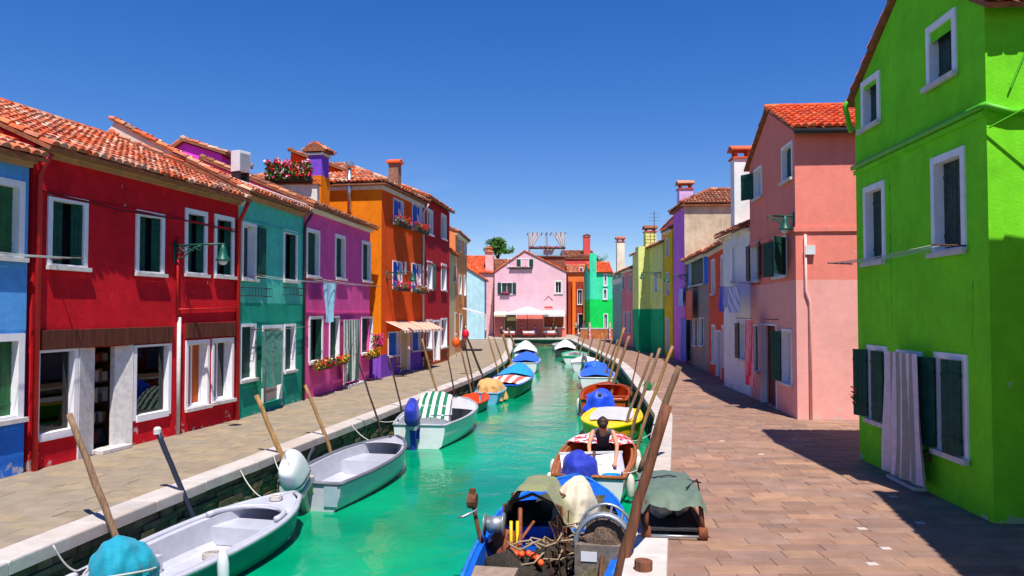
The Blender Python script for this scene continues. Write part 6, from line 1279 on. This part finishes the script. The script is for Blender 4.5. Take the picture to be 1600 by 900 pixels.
# lamp arm across from the lilac house, hanging cloths of the grey house
wall_lamp(H_LIM, H_LIM.W-.6, 5.4, 1.3, 'green lantern on the pale lime house')
wall_lamp(H_GRY, .2, 4.9, 1.2, 'green lantern on a long arm beside the lilac house')
h = H_GRY
for pa, pb, ya, yb, c, lab, nm_ in ((1072, 1081, 496, 563, srgb(76, 90, 200), 'blue door curtain of the grey house', 'curtain'), (1081, 1091, 455, 500, srgb(240, 92, 20), 'orange cloth hanging on the grey house', 'towel'), (1069, 1076, 452, 478, srgb(160, 190, 235), 'pale blue cloth beside the orange cloth on the grey house', 'towel')):
    xa, zt = h.P(pa, ya); xb, _ = h.P(pb, ya); _, zb = h.P((pa+pb)/2, yb); hang(xa, xb, max(.05, zb), zt, -.3, 2, .05, None, mats=cloth(lab.split()[0]+'_hung_cloth', c), label=lab, name=nm_, cat=nm_, h=h, nu=16, nv=8)
rail(h, h.P(1070,452)[0]-.3, h.P(1092,452)[0]+.2, h.P(1082,452)[1], .45, 'rail with coloured cloths on the grey house', 1)
t = empty('roof_aerial', (10.4, 56, 7.6), 0, 'thin grey television aerial above the pale lime house', 'aerial'); m = MB(); m.tube([(0,0,-.4), (0,0,2.6)], .025, 6); m.build('mast', M_IRON, t); m = MB()
for k in range(3): m.tube([(-.4,0,1.9+.25*k), (.4,0,1.9+.25*k)], .012, 5)
m.build('rods', M_IRON, t)
# handcart with tarpaulin on the right quay
t = empty('handcart', (2.04, 9.72, 0), math.radians(-6), 'low wooden handcart under a grey green tarpaulin beside the kerb', 'handcart'); t.scale = (.88,)*3
for sx in (-.40, .40):
    m = MB(); m.obox((sx-.05, .0, .06), (.1,0,0), (0,1.75,.0), (0,0,.09)); bevel(m.build('side_rail', M_BRWN, t), .01)
    for y in (.05, 1.6): m = MB(); m.tube([(sx, y, .1), (sx*.93, y+.04, .52)], .035, 7); m.build('post', M_POLE4, t, True)
    for y in (.02, 1.65): m = MB(); m.tube([(sx*1.0-.06, y, .085), (sx*1.0+.06, y, .085)], .085, 14); m.build('wheel', plain('rust', srgb(136, 74, 44), .8, .35, 9), t, True)
m = MB(); m.box(-.34, .34, .05, 1.7, .10, .13); m.build('platform', plain('black_net', (.035,.035,.04), .9, .4, 30, .6), t)
m = MB(); m.tube([(-.42, -.03, .05), (.42, -.03, .05)], .02, 8); m.build('axle', plain('galvanised_steel', (.4,.42,.44), .45, metal=.7), t, True)
m = MB(); m.blob((-.12, .75, .32), .2, .35, .2, 10, 7, .4, 3); m.blob((.15, .9, .3), .16, .3, .18, 10, 7, .4, 5); m.build('sacks', plain('pale_sack', (.5,.45,.4), .9, .2, 8, .4), t, True)
m = MB(); m.grid(26, 26, lambda u, v: V(((u-.5)*.92*(1+.05*math.sin(v*6)), -.02+1.85*v, .56 + .14*math.sin(math.pi*v)**.7*math.cos((u-.5)*2.4) - 1.5*max(0, abs(u-.5)-.40)**1.0*1.1 - (.35*max(0, .14-v)*3 * (1-1.3*abs(u-.5)) if v < .14 else 0) + .035*noise.noise(V((u*5, v*6, 2))) + .02*noise.noise(V((u*13, v*14, 4)))))); m.build('tarpaulin', M_GRNT, t, True)
m = MB(); m.tube([(-.5, .9, .62), (0, .85, .73), (.5, .95, .60)], .012, 5); m.tube([(.2, .3, .66), (.45, 1.0, .64), (.52, 1.3, .4)], .012, 5); m.build('lashing', M_IRON, t, True)
# green bucket on the right kerb, small shadowed frame on the paving
p = G(1012, 611); t = empty('watering_can', p, .4, 'green watering can standing on the right kerb', 'watering can'); m = MB(); m.lathe((0,0,.02), [(.13, 0), (.14, .12), (.12, .3), (.05, .33)], 12); m.build('body', plain('green_plastic', srgb(10,120,70), .4), t, True); m = MB(); m.tube([(.1,0,.1), (.28,0,.3)], [.03, .02], 7); m.tube([(-.12,0,.08), (-.22,0,.2), (-.05,0,.36)], .015, 6); m.build('spout', MATS['green_plastic'], t, True)
